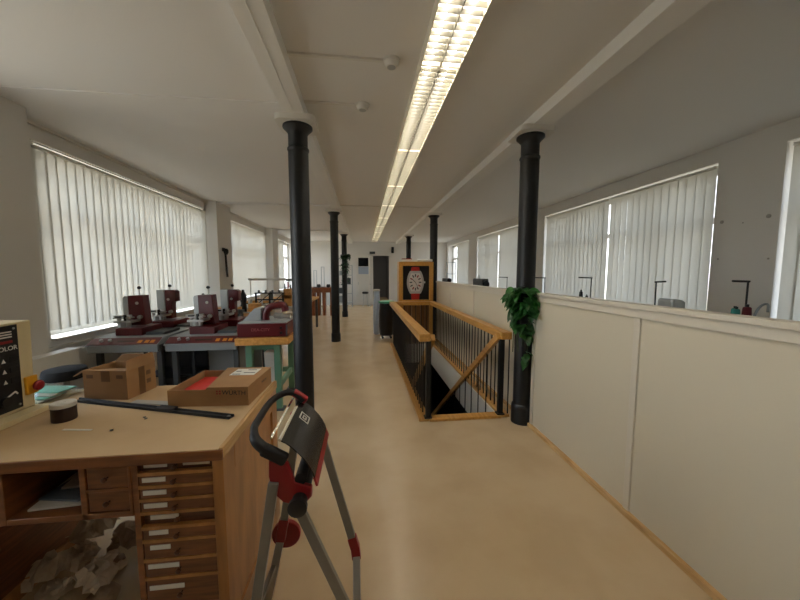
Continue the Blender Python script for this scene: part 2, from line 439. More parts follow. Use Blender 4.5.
# level handrails
MB().box(.58, .70, 3.26, 7.08, .875, .955).build('handrail', OAK, rl, bevel=.006)
MB().box(1.485, 1.60, 3.26, 7.08, .875, .955).build('handrail', OAK, rl, bevel=.006)
MB().box(.70, 1.485, 6.98, 7.08, .875, .955).build('handrail', OAK, rl, bevel=.006)
for x in (.685, 1.50):
    MB().box(x - .025, x + .025, 3.275, 3.325, .03, .875).build('newel_post', BLACKM, rl)
    MB().box(x - .04, x + .04, 3.262, 3.338, .03, .045).build('post_base', BLACKM, rl)
for k in range(31):
    y = 3.44 + k * .117
    for x in (.655, 1.545): MB().cyl((x, y, .03), (x, y, .875), .0075, n=8).build('baluster', BLACKM, rl)
for k in range(6):
    x = .79 + k * .125
    MB().cyl((x, 7.03, .001), (x, 7.03, .875), .0075, n=8).build('baluster', BLACKM, rl)
MB().cyl((1.59, 3.30, .03), (1.59, 3.30, .875), .0075, n=8).build('baluster', BLACKM, rl)
for x in (.735, 1.465):
    MB().bar((x, 3.30, .91), (x, 6.6, .91 - 3.3 * .732), .045, .075).build('sloping_handrail', OAK, rl, bevel=.005)
    for k in range(8):
        y = 3.62 + k * .26; zz = .91 - (y - 3.3) * .732
        MB().cyl((x, y, zz - .86), (x, y, zz - .03), .007, n=8).build('sloping_baluster', BLACKM, rl)

# ------------------------------------------------------------------ watch showcase
sx0, sx1, sy0, sy1, sz = .80, 1.585, 7.14, 7.50, 1.84
sh = thing('watch_showcase', 'wooden showcase with a black watch picture at the stair end', 'showcase', ((sx0 + sx1) / 2, sy0, 0))
b = MB()
b.box(sx0, sx0 + .09, sy0, sy1, 0, sz).box(sx1 - .09, sx1, sy0, sy1, 0, sz).box(sx0 + .09, sx1 - .09, sy0, sy1, sz - .09, sz).box(sx0 + .09, sx1 - .09, sy0, sy1, .9, .98)
b.build('frame', OAK, sh, bevel=.004)
bp = MB()
for k in range(6):
    wd = (sx1 - sx0 - .18) / 6; bp.box(sx0 + .09 + k * wd + .004, sx0 + .09 + (k + 1) * wd - .004, sy0 + .02, sy0 + .06, 0, .9)
bp.build('lower_board', mat('showcase_board', '#8d6236', .5, c2='#7a5029', scale=4, stretch=(6, 6, 1)), sh)
bd = MB().box(sx0 + .09, sx1 - .09, sy0 + .05, sy0 + .08, .98, sz - .09).build('black_backing', BLACK, sh)
cx, cz = 1.178, 1.378; yw = sy0 + .05
cs = []
for k in range(40):
    a = 2 * math.pi * k / 40; s_, c_ = math.sin(a), math.cos(a)
    yy = .255 * max(-1, min(1, 1.18 * s_)); xx = .195 * (1 - .38 * (yy / .255) ** 2) * (1 if c_ > 0 else -1) * min(1, abs(c_) * 2.2)
    cs.append((cx + xx, cz + yy))
MB().prism(cs, 'y', yw - .02, yw).build('watch_case', SILVERD, sh, smooth=0)
MB().prism([(cx + (px - cx) * .78, cz + (pz - cz) * .8) for px, pz in cs], 'y', yw - .024, yw - .02).build('watch_dial', mat('dial', '#d6cfc8', .5), sh, smooth=0)
mk = MB(); mr = MB()
for k in range(12):
    a = 2 * math.pi * k / 12; px, pz = cx + .105 * math.sin(a), cz + .155 * math.cos(a)
    MM = Matrix.Translation((px, 0, pz)) @ Matrix.Rotation(a, 4, 'Y')
    (mr if k % 3 == 1 else mk).box(-.013, .013, yw - .027, yw - .024, -.03, .03, MM)
mk.build('dial_mark', GREYD, sh); mr.build('dial_mark', REDP, sh)
hd = MB().bar((cx, yw - .028, cz), (cx - .06, yw - .028, cz + .06), .012, .003, (1, 0, 1)).bar((cx, yw - .029, cz), (cx + .05, yw - .029, cz - .1), .008, .003, (1, 0, .5))
hd.build('watch_hand', BLACK, sh)
MB().prism([(cx - .10, cz + .245), (cx + .10, cz + .245), (cx + .085, sz - .115), (cx - .085, sz - .115)], 'y', yw - .014, yw).build('watch_strap', REDB, sh)
MB().prism([(cx - .10, cz - .245), (cx + .10, cz - .245), (cx + .085, .985), (cx - .085, .985)], 'y', yw - .014, yw).build('watch_strap', REDB, sh)
MB().cyl((cx + .19, yw - .012, cz), (cx + .225, yw - .012, cz), .022, n=14).build('watch_crown', SILVERD, sh)
b = MB()
for k in range(3): b.box(sx0 + .05 + k * .004, sx0 + .40 - k * .01, sy0 + .03 + k * .006, sy0 + .28, sz + k * .018, sz + (k + 1) * .018)
tag(b.build('paper_stack', PAPER), 'stack of white papers on the left of the showcase top', 'papers')
tag(MB().box(sx0 + .08, sx0 + .30, sy0 + .05, sy0 + .25, sz + .054, sz + .075).build('notebook', REDP, bevel=.002), 'flat reddish notebook on the papers atop the showcase', 'book')
tag(MB().lathe([(.03, 0), (.032, .01), (.032, .34), (.03, .35)], (sx0 + .43, sy0 + .12, sz + .032), 14, Matrix.Rotation(R(90), 4, 'Y')).build('paper_roll', PAPER), 'rolled white paper lying on the right of the showcase top', 'paper roll')

# ------------------------------------------------------------------ bin-bag holder beside the railing
bh = thing('bag_stand', 'stand with mint green ring holding a black bin bag by the railing', 'bin', (.56, 7.75, 0))
bx_, by_ = .56, 7.75
def ring(c, rx, r, n=24): return [(c[0] + rx * math.cos(2 * math.pi * k / n), c[1] + rx * math.sin(2 * math.pi * k / n), c[2]) for k in range(n + 1)]
MB().lathe([(.15, 0.075), (.17, .09), (.19, .3), (.185, .6), (.165, .86), (.15, .86)], (bx_, by_, 0), 20).build('bin_bag', BINBAG, bh)
MB().lathe([(.175, .86), (.195, .865), (.195, .905), (.175, .91)], (bx_, by_, 0), 24).build('rim', MINT, bh)
for a in (45, 135, 225, 315):
    x, y = bx_ + .14 * math.cos(R(a)), by_ + .14 * math.sin(R(a))
    MB().cyl((x, y - .012, .03), (x, y + .012, .03), .03, n=12).cyl((x, y, .05), (x, y, .08), .008, n=8).build('caster', BLACK, bh)
bb = thing('bag_stand', 'pale blue plastic rubbish bag standing beside the black bin bag', 'bin', (.345, 8.25, 0))
MB().lathe([(.06, 0), (.085, .03), (.095, .35), (.09, .7), (.08, .95), (.075, 1.12)], (.345, 8.25, 0), 20).build('rubbish_bag', BLUEBAG, bb)
MB().lathe([(.075, 1.12), (.088, 1.13), (.088, 1.16), (.075, 1.17)], (.345, 8.25, 0), 20).build('rim', WHITE, bb)

# ------------------------------------------------------------------ ceiling lamps
def lamp_fixture():
    x0, x1, L = .41, .69, 1.568
    root = thing('ceiling_lamp', 'x', 'ceiling light', (0, 0, CZ), 0, 'louvre lamps in the ceiling strip')
    b = MB()
    b.box(x0, x1, 0, L, 3.085, CZ).box(x0, x0 + .006, 0, L, 3.025, 3.085).box(x1 - .006, x1, 0, L, 3.025, 3.085).box(x0, x1, 0, .006, 3.03, 3.085).box(x0, x1, L - .006, L, 3.03, 3.085)
    b.build('housing', LOUV, root)
    for x in (.48, .62): MB().cyl((x, .03, 3.068), (x, L - .03, 3.068), .011, n=10).build('tube', LAMP, root)
    l = MB(); k = 27
    for i in range(1, k):
        y = L * i / k; l.prism([(y - .004, 3.056), (y + .004, 3.056), (y + .001, 3.026), (y - .001, 3.026)], 'x', x0 + .006, x1 - .006)
    for x in (.55,): l.prism([(x - .009, 3.056), (x + .009, 3.056), (x + .003, 3.026), (x - .003, 3.026)], 'y', .006, L - .006)
    l.build('louvre_grid', LOUVG, root, smooth=0)
    return root
l0 = lamp_fixture()
NTH = ['lamp nearest the camera in the bright ceiling strip', 'second louvre lamp of the ceiling strip, above the bench end', 'third louvre lamp of the ceiling strip, level with the first columns',
       'fourth louvre lamp of the ceiling strip, above the stairwell', 'fifth louvre lamp of the ceiling strip, near the watch showcase', 'sixth louvre lamp of the ceiling strip, past the showcase',
       'seventh louvre lamp of the ceiling strip, far down the room', 'eighth louvre lamp of the ceiling strip, second from its far end', 'last louvre lamp at the far end of the ceiling strip']
NTH += ['louvre lamp of the ceiling strip just behind the camera']
for i in range(10):
    y = .75 + 1.57 * (i if i < 9 else 8 - i)
    if i == 0: l0.location = (0, y, CZ); l0['label'] = NTH[0]
    else: dup(l0, (0, y, CZ), NTH[i])

def detector(x, y, label, r=.055):
    root = thing('smoke_detector', label, 'smoke detector', (x, y, CZ), 0, 'smoke detectors on the ceiling')
    MB().lathe([(r * 1.15, CZ - .014), (r * 1.15, CZ - .001)], (x, y, 0), 24).build('base', WHITE, root)
    MB().lathe([(r * .55, CZ - .048), (r * .7, CZ - .045), (r * .85, CZ - .03), (r, CZ - .014)], (x, y, 0), 24).build('head', WHITE, root)
    MB().lathe([(r * .35, CZ - .0505), (r * .55, CZ - .048)], (x, y, 0), 20).build('sensor', GREYL, root)
detector(.215, 2.40, 'smoke detector nearest the camera, close to the lamp strip')
detector(.01, 3.03, 'smoke detector further from the lamp strip, above the left column', .058)

# ------------------------------------------------------------------ workbench
BX0, BX1, BY0, BY1, BZ = -2.45, -.562, 1.285, 2.10, .9015
wb = thing('workbench', 'wooden watchmaker bench with many small labelled drawers', 'workbench', (-1.1, 1.7, 0))
MB().box(BX0, BX1 - .012, BY0 + .012, BY1, .862, .897).build('bench_top', BENCH, wb)
MB().box(BX0, BX1, BY0, BY0 + .012, .855, .897).build('front_edging', BENCH, wb, bevel=.003)
MB().box(BX1 - .018, BX1, BY0 + .012, BY1, .855, .904).build('side_edging', EDGE, wb, bevel=.004)
MB().box(BX0, BX1 - .018, BY0 + .006, BY1 - .01, .897, .9).build('desk_mat', MAT, wb)
# drawer pedestal carcass
px0, px1 = -.905, -.575
MB().box(px1 - .022, px1, BY0 + .02, BY1 - .02, 0, .862).build('side_panel', SIDEW, wb)
ss = MB().box(px1 - .002, px1 + .012, BY0 + .02, BY0 + .12, 0, .862).box(px1 - .002, px1 + .012, BY1 - .12, BY1 - .02, 0, .862).box(px1 - .002, px1 + .012, BY0 + .12, BY1 - .12, .75, .862).box(px1 - .002, px1 + .012, BY0 + .12, BY1 - .12, 0, .1)
ss.build('side_frame', SIDEW, wb, bevel=.003)
MB().box(px0, px0 + .022, BY0 + .012, BY1 - .02, 0, .862).build('side_panel', BENCH, wb)
MB().box(px0, px1, BY1 - .035, BY1 - .02, 0, .862).build('back_panel', BENCH, wb)
MB().box(px1 - .03, px1 + .012, BY0 + .004, BY0 + .03, 0, .862).build('stile', SIDEW, wb, bevel=.003)
MB().box(px0 + .022, px1 - .03, BY0 + .012, BY0 + .03, .0, .06).build('plinth', BENCH, wb)
zs = [.858, .808, .755, .701, .646, .582, .526, .444, .365, .235, .065]
dx0, dx1 = px0 + .026, px1 - .032
for i in range(10):
    zt, zb = zs[i] - .004, zs[i + 1] + .010
    deep = .014 if i in (0, 4) else 0
    dwr = MB().box(dx0, dx1, BY0 + .012 + deep, BY0 + .03 + deep, zb, zt).build('drawer', BENCHD if i in (0, 4) else BENCHX, wb, bevel=.003)
    MB().box(px0 + .022, px1 - .03, BY0 + .01, BY0 + .04, zs[i + 1] - .004, zs[i + 1] + .009).build('drawer_rail', SIDEW, wb)
    zm = (zb + zt) / 2
    y_ = BY0 + .012 + deep
    wlab = (.085, .085, .085, .085, .105, .07, .075, .115, .13, .12)[i]
    xl = dx0 + .012 + (.012 if i in (4, 5, 6) else 0)
    zl = zm + (.004 if i < 5 else (zt - zb) * .22)
    MB().box(xl, xl + wlab, y_ - .003, y_, zl - .009, zl + .009).build('label_holder', PAPER, dwr)
    if i == 0: MB().box(dx1 - .115, dx1 - .015, y_ - .003, y_, zl - .007, zl + .011).build('label_holder', PAPER, dwr)
    MB().lathe([(.004, 0), (.004, .01), (.010, .016), (.010, .022), (.005, .025)], (dx0 + .132, y_, zm), 14, Matrix.Rotation(R(90), 4, 'X')).build('knob', BENCHD, dwr)
# small drawers and the open compartment
for zb, zt in ((.765, .855), (.672, .752)):
    dwr = MB().box(-1.063, -.917, BY0 + .012, BY0 + .03, zb, zt).build('drawer', BENCHX, wb, bevel=.003)
    MB().lathe([(.004, 0), (.004, .01), (.010, .016), (.010, .022), (.005, .025)], (-.99, BY0 + .012, (zb + zt) / 2), 14, Matrix.Rotation(R(90), 4, 'X')).build('knob', BENCHD, dwr)
cc = MB()
cc.box(-1.088, -1.066, BY0 + .008, 1.98, .645, .862).box(-1.37, -1.345, BY0 + .008, 1.98, .645, .862).box(-1.345, -.905, BY0 + .008, 1.98, .645, .668).box(-1.066, -.905, BY0 + .008, BY0 + .04, .752, .765).box(-1.37, -.905, 1.98, 1.995, .645, .862).box(-.917, -.906, BY0 + .008, 1.98, .645, .862)
cc.build('shelf_box', BENCH, wb, bevel=.002)
# left pedestal, mostly outside the picture
lp = MB().box(-1.72, -1.70, BY0 + .02, BY1 - .03, .07, .862).box(-2.42, -2.40, BY0 + .02, BY1 - .03, .07, .862).box(-2.40, -1.72, BY1 - .05, BY1 - .03, .07, .862)
lp.build('side_panel', BENCHX, wb)
MB().box(-1.725, -1.685, BY0 + .02, BY1 - .03, 0, .07).build('base_rail', SIDEW, wb, bevel=.003)
MB().box(-2.43, -2.39, BY0 + .02, BY1 - .03, 0, .07).build('base_rail', SIDEW, wb, bevel=.003)
MB().box(-1.73, -1.68, BY1 - .07, BY1 - .02, 0, .862).build('leg', BENCH, wb)
MB().box(-1.73, -1.68, BY0 + .015, BY0 + .055, 0, .862).build('leg', BENCH, wb)
MB().box(-2.40, -1.73, BY0 + .015, BY0 + .035, .45, .862).build('front_panel', BENCHX, wb)
MB().box(-1.70, -1.37, BY0 + .015, BY0 + .04, .80, .862).build('apron', BENCH, wb)
# papers in the open compartment
for k, (x0, x1, y0, rz, z, c, l) in enumerate(((-1.32, -1.12, 1.33, 5, .669, PAPER, 'white paper sheets at the bottom of the open bench compartment'), (-1.30, -1.13, 1.36, -9, .6775, mat('blue_grey_card', '#707c88', .7), 'blue-grey card lying on the papers in the bench compartment'), (-1.29, -1.14, 1.43, 8, .688, PAPER, 'tilted top sheet in the open bench compartment'))):
    M = Matrix.Translation(((x0 + x1) / 2, y0 + .13, z)) @ Matrix.Rotation(R(rz), 4, 'Z')
    tag(MB().box(-(x1 - x0) / 2, (x1 - x0) / 2, -.12, .12, 0, .008, M).build('paper_sheet', c), l, 'paper')

# crumpled packing paper and bags under the bench
def crumple(name, c, r, m, label, cat, seed, sq=(1, 1, 1)):
    rnd = random.Random(seed)
    bm = bmesh.new(); bmesh.ops.create_icosphere(bm, subdivisions=3, radius=1)
    dirs = [(Vector((rnd.gauss(0, 1), rnd.gauss(0, 1), rnd.gauss(0, 1))).normalized(), rnd.uniform(.55, 1.1)) for _ in range(16)]
    me = MB(); vs = []
    for v in bm.verts:
        h = 1.25
        for dd, k in dirs:
            t = v.co.normalized().dot(dd)
            if t > .05: h = min(h, k / t)
        h *= 1 + rnd.uniform(-.13, .13)
        vs.append(Vector((v.co.x * h * r * sq[0], v.co.y * h * r * sq[1], v.co.z * h * r * sq[2])))
    zmin = min(v.z for v in vs)
    bm.verts.ensure_lookup_table()
    me.add([Vector(c) + v - Vector((0, 0, zmin)) for v in vs], [tuple(v.index for v in f.verts) for f in bm.faces]); bm.free()
    return tag(me.build(name, m, smooth=0), label, cat, 'crumpled packing paper under the bench')
CR = [(-1.52, 1.64, 0, .055, BROWNP2, 'pale crumpled paper at the front left of the pile under the bench'),
      (-1.27, 1.58, 0, .06, BROWNP, 'dark crumpled paper at the front of the pile under the bench'),
      (-1.39, 1.76, 0, .06, BROWNP, 'crumpled brown paper ball in the middle of the pile under the bench'),
      (-1.57, 1.86, 0, .06, BROWNP2, 'crumpled brown paper beside the left pedestal of the bench'),
      (-1.42, 1.93, .0, .06, BROWNP, 'brown crumpled paper at the back of the pile'),
      (-1.47, 1.74, .10, .05, BROWNP2, 'pale crumpled paper on top of the pile under the bench'),
      (-1.33, 1.67, .10, .05, BROWNP2, 'folded crumpled paper on top right of the pile'),
      (-1.22, 1.86, 0, .06, BROWNP2, 'crumpled brown paper near the plastic bag under the bench')]
def crumpled_sheet(x, y, z, w_, h_, rz, m, label, seed):
    rnd = random.Random(seed); n = 9; g = []
    fold = [(rnd.uniform(0, 6.28), rnd.uniform(.25, .75), rnd.uniform(.5, 1.3)) for _ in range(5)]
    for i in range(n):
        row = []
        for j in range(n):
            u, v = i / (n - 1) - .5, j / (n - 1) - .5
            hz = h_ * (1 - 1.5 * max(abs(u), abs(v)) ** 1.3)
            for a, o, k in fold: hz += h_ * .42 * k * abs(((u * math.cos(a) + v * math.sin(a)) * 2.6 + o) % 1 - .5)
            row.append(Vector((x, y, max(.004, z + hz - .05 + rnd.uniform(-.012, .012)))) + Matrix.Rotation(rz, 3, 'Z') @ Vector((u * w_ + rnd.uniform(-.016, .016), v * w_ * .8 + rnd.uniform(-.016, .016), 0)))
        g.append(row)
    return tag(MB().sheet(g, .0012).build('crumpled_paper', m, smooth=0), label, 'packing paper', 'crumpled packing paper under the bench')
crumpled_sheet(-1.53, 1.66, .10, .19, .10, .5, BROWNP2, 'wide crumpled sheet draped over the front left of the paper pile', 61)
crumpled_sheet(-1.28, 1.57, .13, .19, .09, -.4, BROWNP2, 'crumpled sheet draped over the front right of the paper pile', 62)
crumpled_sheet(-1.47, 1.82, .17, .18, .10, 1.2, BROWNP2, 'peaked crumpled sheet at the top of the paper pile', 63)
crumpled_sheet(-1.26, 1.80, .11, .17, .09, .1, BROWNP, 'brown crumpled sheet at the back right of the paper pile', 64)
for k, (x, y, z, r, m, l) in enumerate(CR): crumple('crumpled_paper', (x, y, z), r, m, l, 'packing paper', 20 + k, (1.05, 1.1, .85))
crumple('plastic_bag', (-1.04, 1.62, 0), .085, BAGCL, 'clear crumpled plastic bag beside the drawers under the bench', 'plastic bag', 40, (.75, .9, 1.5))

# ------------------------------------------------------------------ things on the bench
# open carton
cb = thing('cardboard_box', 'open brown carton with raised flaps at the back of the bench', 'cardboard box', (-1.40, 1.985, BZ), R(-9))
M = chain(cb); W_, D_, H_ = .25, .195, .16
def lb(b, *a): return b.box(*a, M)
b = MB(); t = .005
lb(b, -W_/2, W_/2, -D_/2, -D_/2 + t, 0, H_); lb(b, -W_/2, W_/2, D_/2 - t, D_/2, 0, H_); lb(b, -W_/2, -W_/2 + t, -D_/2 + t, D_/2 - t, 0, H_); lb(b, W_/2 - t, W_/2, -D_/2 + t, D_/2 - t, 0, H_); lb(b, -W_/2 + t, W_/2 - t, -D_/2 + t, D_/2 - t, 0, t)
b.build('body', CARD, cb)
def flap(p0, p1, q1, q0, tp=.004):
    g = []
    for i in range(5):
        u = i / 4; g.append([M @ Vector(p0).lerp(M @ Vector(p0), 0) if False else M @ (Vector(p0).lerp(Vector(p1), u)), M @ (Vector(q0).lerp(Vector(q1), u) + Vector((0, 0, .004 * math.sin(3 * u))))])
    MB().sheet(g, tp).build('flap', CARD, cb)
flap((W_/2, -D_/2, H_), (W_/2, D_/2, H_), (W_/2 - .004, D_/2 - .01, H_ + .062), (W_/2 - .02, -D_/2 + .025, H_ + .05))
flap((-W_/2, D_/2, H_), (W_/2, D_/2, H_), (W_/2 - .03, D_/2 - .02, H_ + .05), (-W_/2 + .06, D_/2 - .015, H_ + .045))
flap((-W_/2, -D_/2, H_), (-W_/2, D_/2, H_), (-W_/2 - .10, D_/2 - .02, H_ - .03), (-W_/2 - .09, -D_/2 + .03, H_ - .045))
flap((-W_/2, -D_/2, H_), (W_/2, -D_/2, H_), (W_/2 - .01, -D_/2 + .012, H_ + .012), (-W_/2 + .02, -D_/2 + .03, H_ - .01))
tp = MB(); lb(tp, -.02, .03, -D_/2 - .001, -D_/2, .10, H_); tp.build('tape_strip', TAPE, cb)
tp = MB(); lb(tp, W_/2, W_/2 + .001, -.02, .02, .0, H_); tp.build('tape_strip', TAPE, cb)
sm = MB()
for x in (-.085, .085): lb(sm, x - .018, x + .018, -D_/2 - .0015, -D_/2, .118, .138)
for z in (.05, .10): lb(sm, W_/2, W_/2 + .0015, .03, .06, z, z + .025)
sm.build('printed_mark', TAPE, cb)

# flat supply carton with half lid
wbx = thing('supply_box', 'flat half-open brown box of red items with shipping label', 'cardboard box', (-.80, 1.90, BZ), R(-3.5))
M = chain(wbx); W_, D_, H_ = .41, .345, .098
HL = .088
t = .005
fp = [(-W_/2, 0), (W_/2, 0), (W_/2, H_), (0, H_), (-.01, HL), (-W_/2, HL)]
b = MB()
b.prism(fp, 'y', -D_/2, -D_/2 + t, M); b.prism(fp, 'y', D_/2 - t, D_/2, M)
b.prism([(-D_/2 + t, 0), (D_/2 - t, 0), (D_/2 - t, HL), (-D_/2 + t, HL)], 'x', -W_/2, -W_/2 + t, M)
b.prism([(-D_/2 + t, 0), (D_/2 - t, 0), (D_/2 - t, H_), (-D_/2 + t, H_)], 'x', W_/2 - t, W_/2, M)
b.box(-W_/2 + t, W_/2 - t, -D_/2 + t, D_/2 - t, 0, t, M)
b.build('body', CARD, wbx)
ld = MB().prism([(0, -D_/2 - .002), (W_/2 + .002, -D_/2 - .002), (W_/2 + .002, D_/2 + .002), (-.06, D_/2 + .002)], 'z', H_, H_ + .005, M)
ld.prism([(-.02, H_ - .018), (.02, H_ - .036), (W_/2 + .002, H_ - .062), (W_/2 + .002, H_ + .005), (0, H_ + .005)], 'y', -D_/2 - .006, -D_/2 - .001, M)
ld.build('lid', CARD, wbx)
MB().box(-W_/2 + t + .002, .02, -D_/2 + t + .002, D_/2 - t - .002, t + .001, .052, M).build('red_contents', REDB, wbx, bevel=.01)
MB().box(.02, .16, .02, .14, H_ + .005, H_ + .006, M).build('shipping_label', PAPER, wbx)
lm = MB()
for k, (x0, x1) in enumerate(((.03, .075), (.085, .15), (.03, .06), (.09, .14))): lm.box(x0, x1, .03 + k * .027, .042 + k * .027, H_ + .006, H_ + .0064, M)
lm.build('label_print', GREYD, wbx)
yf = -D_/2 - .0075
MB().box(.045, .068, yf, yf + .001, H_ - .033, H_ - .012, M).build('logo', REDP, wbx)
lgo = MB().box(.0535, .0595, yf - .0006, yf, H_ - .033, H_ - .012, M).box(.045, .068, yf - .0006, yf, H_ - .025, H_ - .020, M).build('logo_cross', CARD, wbx)
text('lettering', 'WÜRTH', .033, BLACK, wbx, M @ frame_M((.135, yf, H_ - .026), (1, 0, -.04), (0, 0, 1)))
text('lettering', 'WÜRTH', .02, TAPE, wbx, M @ frame_M((W_/2 + .001, .05, .06), (0, 1, 0), (0, 0, 1)))

# black profile strip across the bench
st_ = thing('rubber_profile', 'long black channel strip lying across the bench', 'strip', (-1.1, 1.73, BZ), R(-18.8))
M = chain(st_)
MB().prism([(-.018, 0), (.018, 0), (.018, .012), (.013, .012), (.010, .004), (-.010, .004), (-.013, .012), (-.018, .012)], 'x', -.49, .49, M).build('channel', RUBBER, st_)
MB().box(.06, .16, -.021, .021, .012, .02, M).build('sleeve', RUBBER, st_, bevel=.003)
MB().box(.465, .478, -.009, .009, .004, .008, M).build('clip', STEEL, st_)
tag(MB().box(-.13, .13, -.022, .022, 0, .004, Matrix.Translation((-1.115, 1.805, BZ)) @ Matrix.Rotation(R(-13), 4, 'Z')).build('steel_rule', GREYL), 'grey flat rule lying behind the black strip', 'ruler')
tin = thing('round_tin', 'dark brown round tin with white lid on the bench', 'tin', (-1.42, 1.645, BZ))
MB().lathe([(.043, 0), (.045, .004), (.045, .066), (.043, .07)], (-1.42, 1.645, BZ), 28).build('body', mat('dark_brown', '#2c1a12', .5), tin)
MB().lathe([(.046, .066), (.047, .069), (.047, .083), (.044, .086), (.010, .086), (.009, .084)], (-1.42, 1.645, BZ), 28).build('lid', WHITE, tin)
tag(MB().box(-.065, .065, -.006, .006, 0, .002, Matrix.Translation((-1.27, 1.525, BZ)) @ Matrix.Rotation(R(-8), 4, 'Z')).build('paper_strip', PAPER), 'narrow white paper strip at the bench front', 'paper')
bits = [(-1.06, 1.62, 20), (-1.04, 1.60, 70), (-1.12, 1.50, 10)]
for k, (x, y, a) in enumerate(bits):
    tag(MB().bar((x, y, BZ + .003), (x + .012 * math.cos(R(a)), y + .012 * math.sin(R(a)), BZ + .003), .004, .005).build('screw', GREYD), ['tiny dark screw left of the strip middle on the bench', 'second tiny screw touching the first on the bench', 'lone tiny screw nearest the bench front'][k], 'screw')
# plastic bag of green pads
pb = thing('pad_bag', 'clear plastic bag with green pads beside the cream control box', 'bag', (-1.80, 1.955, BZ), R(-8))
M = chain(pb)
g = []
for i in range(13):
    row = []
    for j in range(9):
        u, v = i / 12 * 2 - 1, j / 8 * 2 - 1
        h = .052 * (1 - u ** 4) * (1 - v ** 4) + .004 + .006 * math.sin(5 * u + 3 * v)
        row.append(M @ Vector((u * .15, v * .12, h + .003)))
    g.append(row)
MB().sheet(g, .002).build('film', mat_glass('bag_film', '#f4f8f8', .05, .2), pb)
for k in range(4):
    MB().box(-.14 + k * .01, .10 + k * .005, -.10 + k * .03, .02 + k * .025, .006 + k * .008, .013 + k * .008, M).build('pad', WHITE if k % 2 == 0 else AQUA, pb, bevel=.003)

# cream control box at the left edge
mc = thing('control_box', 'cream machine control box with black panel and red emergency button', 'machine', (-1.9, 1.55, BZ))
MB().box(-2.22, -1.597, 1.31, 1.80, BZ, BZ + .026).build('base_plate', CREAMP, mc, bevel=.004)
MB().prism([(1.34, BZ + .026), (1.783, BZ + .026), (1.798, 1.364), (1.34, 1.35)], 'x', -2.15, -1.664).build('housing', CREAMP, mc, bevel=.006)
MB().prism([(1.37, BZ + .045), (1.720, BZ + .045), (1.727, 1.352), (1.37, 1.34)], 'x', -1.664, -1.660).build('control_panel', BLACK, mc)
MB().box(-2.05, -1.80, 1.4, 1.66, 1.355, 1.372).build('top_tray', GREYD, mc)
MB().box(-1.664, -1.650, 1.735, 1.79, .995, 1.085).build('switch_plate', YEL, mc, bevel=.003)
MB().cyl((-1.650, 1.768, 1.035), (-1.636, 1.768, 1.035), .010).build('button_stem', YEL, mc)
MB().lathe([(.016, 0), (.024, .004), (.025, .014), (.020, .020), (.008, .023)], (-1.638, 1.768, 1.035), 22, Matrix.Rotation(R(90), 4, 'Y')).build('emergency_button', REDP, mc)
def PM(y, z): return frame_M((-1.6595, y, z), (0, 1, 0), (0, 0, 1))
text('lettering', 'COLOR', .030, WHITE, mc, PM(1.668, 1.243))
for z, w_ in ((1.318, .05), (1.306, .06), (1.294, .05)): MB().box(-1.660, -1.659, 1.70 - w_, 1.70, z, z + .006).build('print_line', WHITE, mc)
MB().box(-1.660, -1.6585, 1.64, 1.70, 1.268, 1.280).build('red_line', REDP, mc)
for z in (1.19, 1.14, 1.09):
    MB().box(-1.660, -1.656, 1.676, 1.716, z - .014, z + .014).build('rocker_switch', RUBBER, mc, bevel=.003)
    MB().prism([(1.645, z - .011), (1.663, z - .011), (1.654, z + .008)], 'x', -1.660, -1.6588).build('symbol', WHITE, mc)
MB().cyl((-1.660, 1.64, 1.00), (-1.645, 1.64, 1.00), .022).build('dial_knob', RUBBER, mc)
MB().bar((-1.659, 1.655, 1.015), (-1.659, 1.69, 1.032), .002, .007, (1, 0, 0)).bar((-1.659, 1.69, 1.032), (-1.659, 1.70, 1.018), .002, .007, (1, 0, 0)).build('symbol', WHITE, mc)
for y, z in ((1.71, 1.335), (1.705, .965)): MB().cyl((-1.660, y, z), (-1.657, y, z), .005).build('screw', STEEL, mc)

# stool behind the bench
so = thing('work_stool', 'black round stool behind the open carton', 'stool', (-2.23, 2.62, 0))
MB().lathe([(.08, .80), (.12, .81), (.13, .845), (.12, .88), (.08, .89)], (-2.23, 2.62, 0), 28).build('seat', mat('black_fabric', '#0a0a0b', .9), so)
MB().cyl((-2.23, 2.62, .1), (-2.23, 2.62, .80), .022).build('post', STEEL, so)
for k in range(5):
    a = R(72 * k + 10); x, y = -2.23 + .24 * math.cos(a), 2.62 + .24 * math.sin(a)
    MB().bar((-2.23, 2.62, .1), (x, y, .05), .03, .025).cyl((x, y, 0), (x, y, .05), .018, n=10).build('leg', BLACK, so)

# ------------------------------------------------------------------ folding stand with dispenser head
NY, FY = 1.15, 1.50
fs = thing('folding_stand', 'grey folding trestle stand with black and red dispenser head', 'stand', (-.25, 1.32, 0))
def leg(p0, p1, m=LEG, w=.036, d=.026, nm='leg'): return MB().bar(p0, p1, d, w, (0, 1, 0)).build(nm, m, fs, bevel=.003)
leg((-.33, NY, .84), (-.47, NY, .0)); leg((-.278, NY + .03, .78), (.03, NY + .03, .0))
leg((-.33, FY, .80), (-.392, FY, .385)); leg((-.403, FY, .34), (-.478, FY, 0), ALU)
leg((-.20, FY, .80), (-.064, FY, .275)); leg((-.046, FY, .20), (-.042, FY - .16, 0), ALU)
for x0, z0, x1, z1 in ((-.388, .42, -.408, .31), (-.068, .295, -.046, .18)):
    MB().bar((x0, FY, z0), ((x0 + x1) / 2 + (.004 if x0 > -.1 else 0), FY, (z0 + z1) / 2), .034, .044, (0, 1, 0)).bar(((x0 + x1) / 2 + (.004 if x0 > -.1 else 0), FY, (z0 + z1) / 2 + .01), (x1, FY, z1), .034, .044, (0, 1, 0)).build('elbow_joint', REDP, fs, bevel=.004)
MB().cyl((-.388, FY + .02, .315), (-.388, FY + .045, .315), .068, n=28).cyl((-.388, FY + .045, .315), (-.388, FY + .06, .315), .02).build('locking_wheel', REDP, fs, bevel=.004)
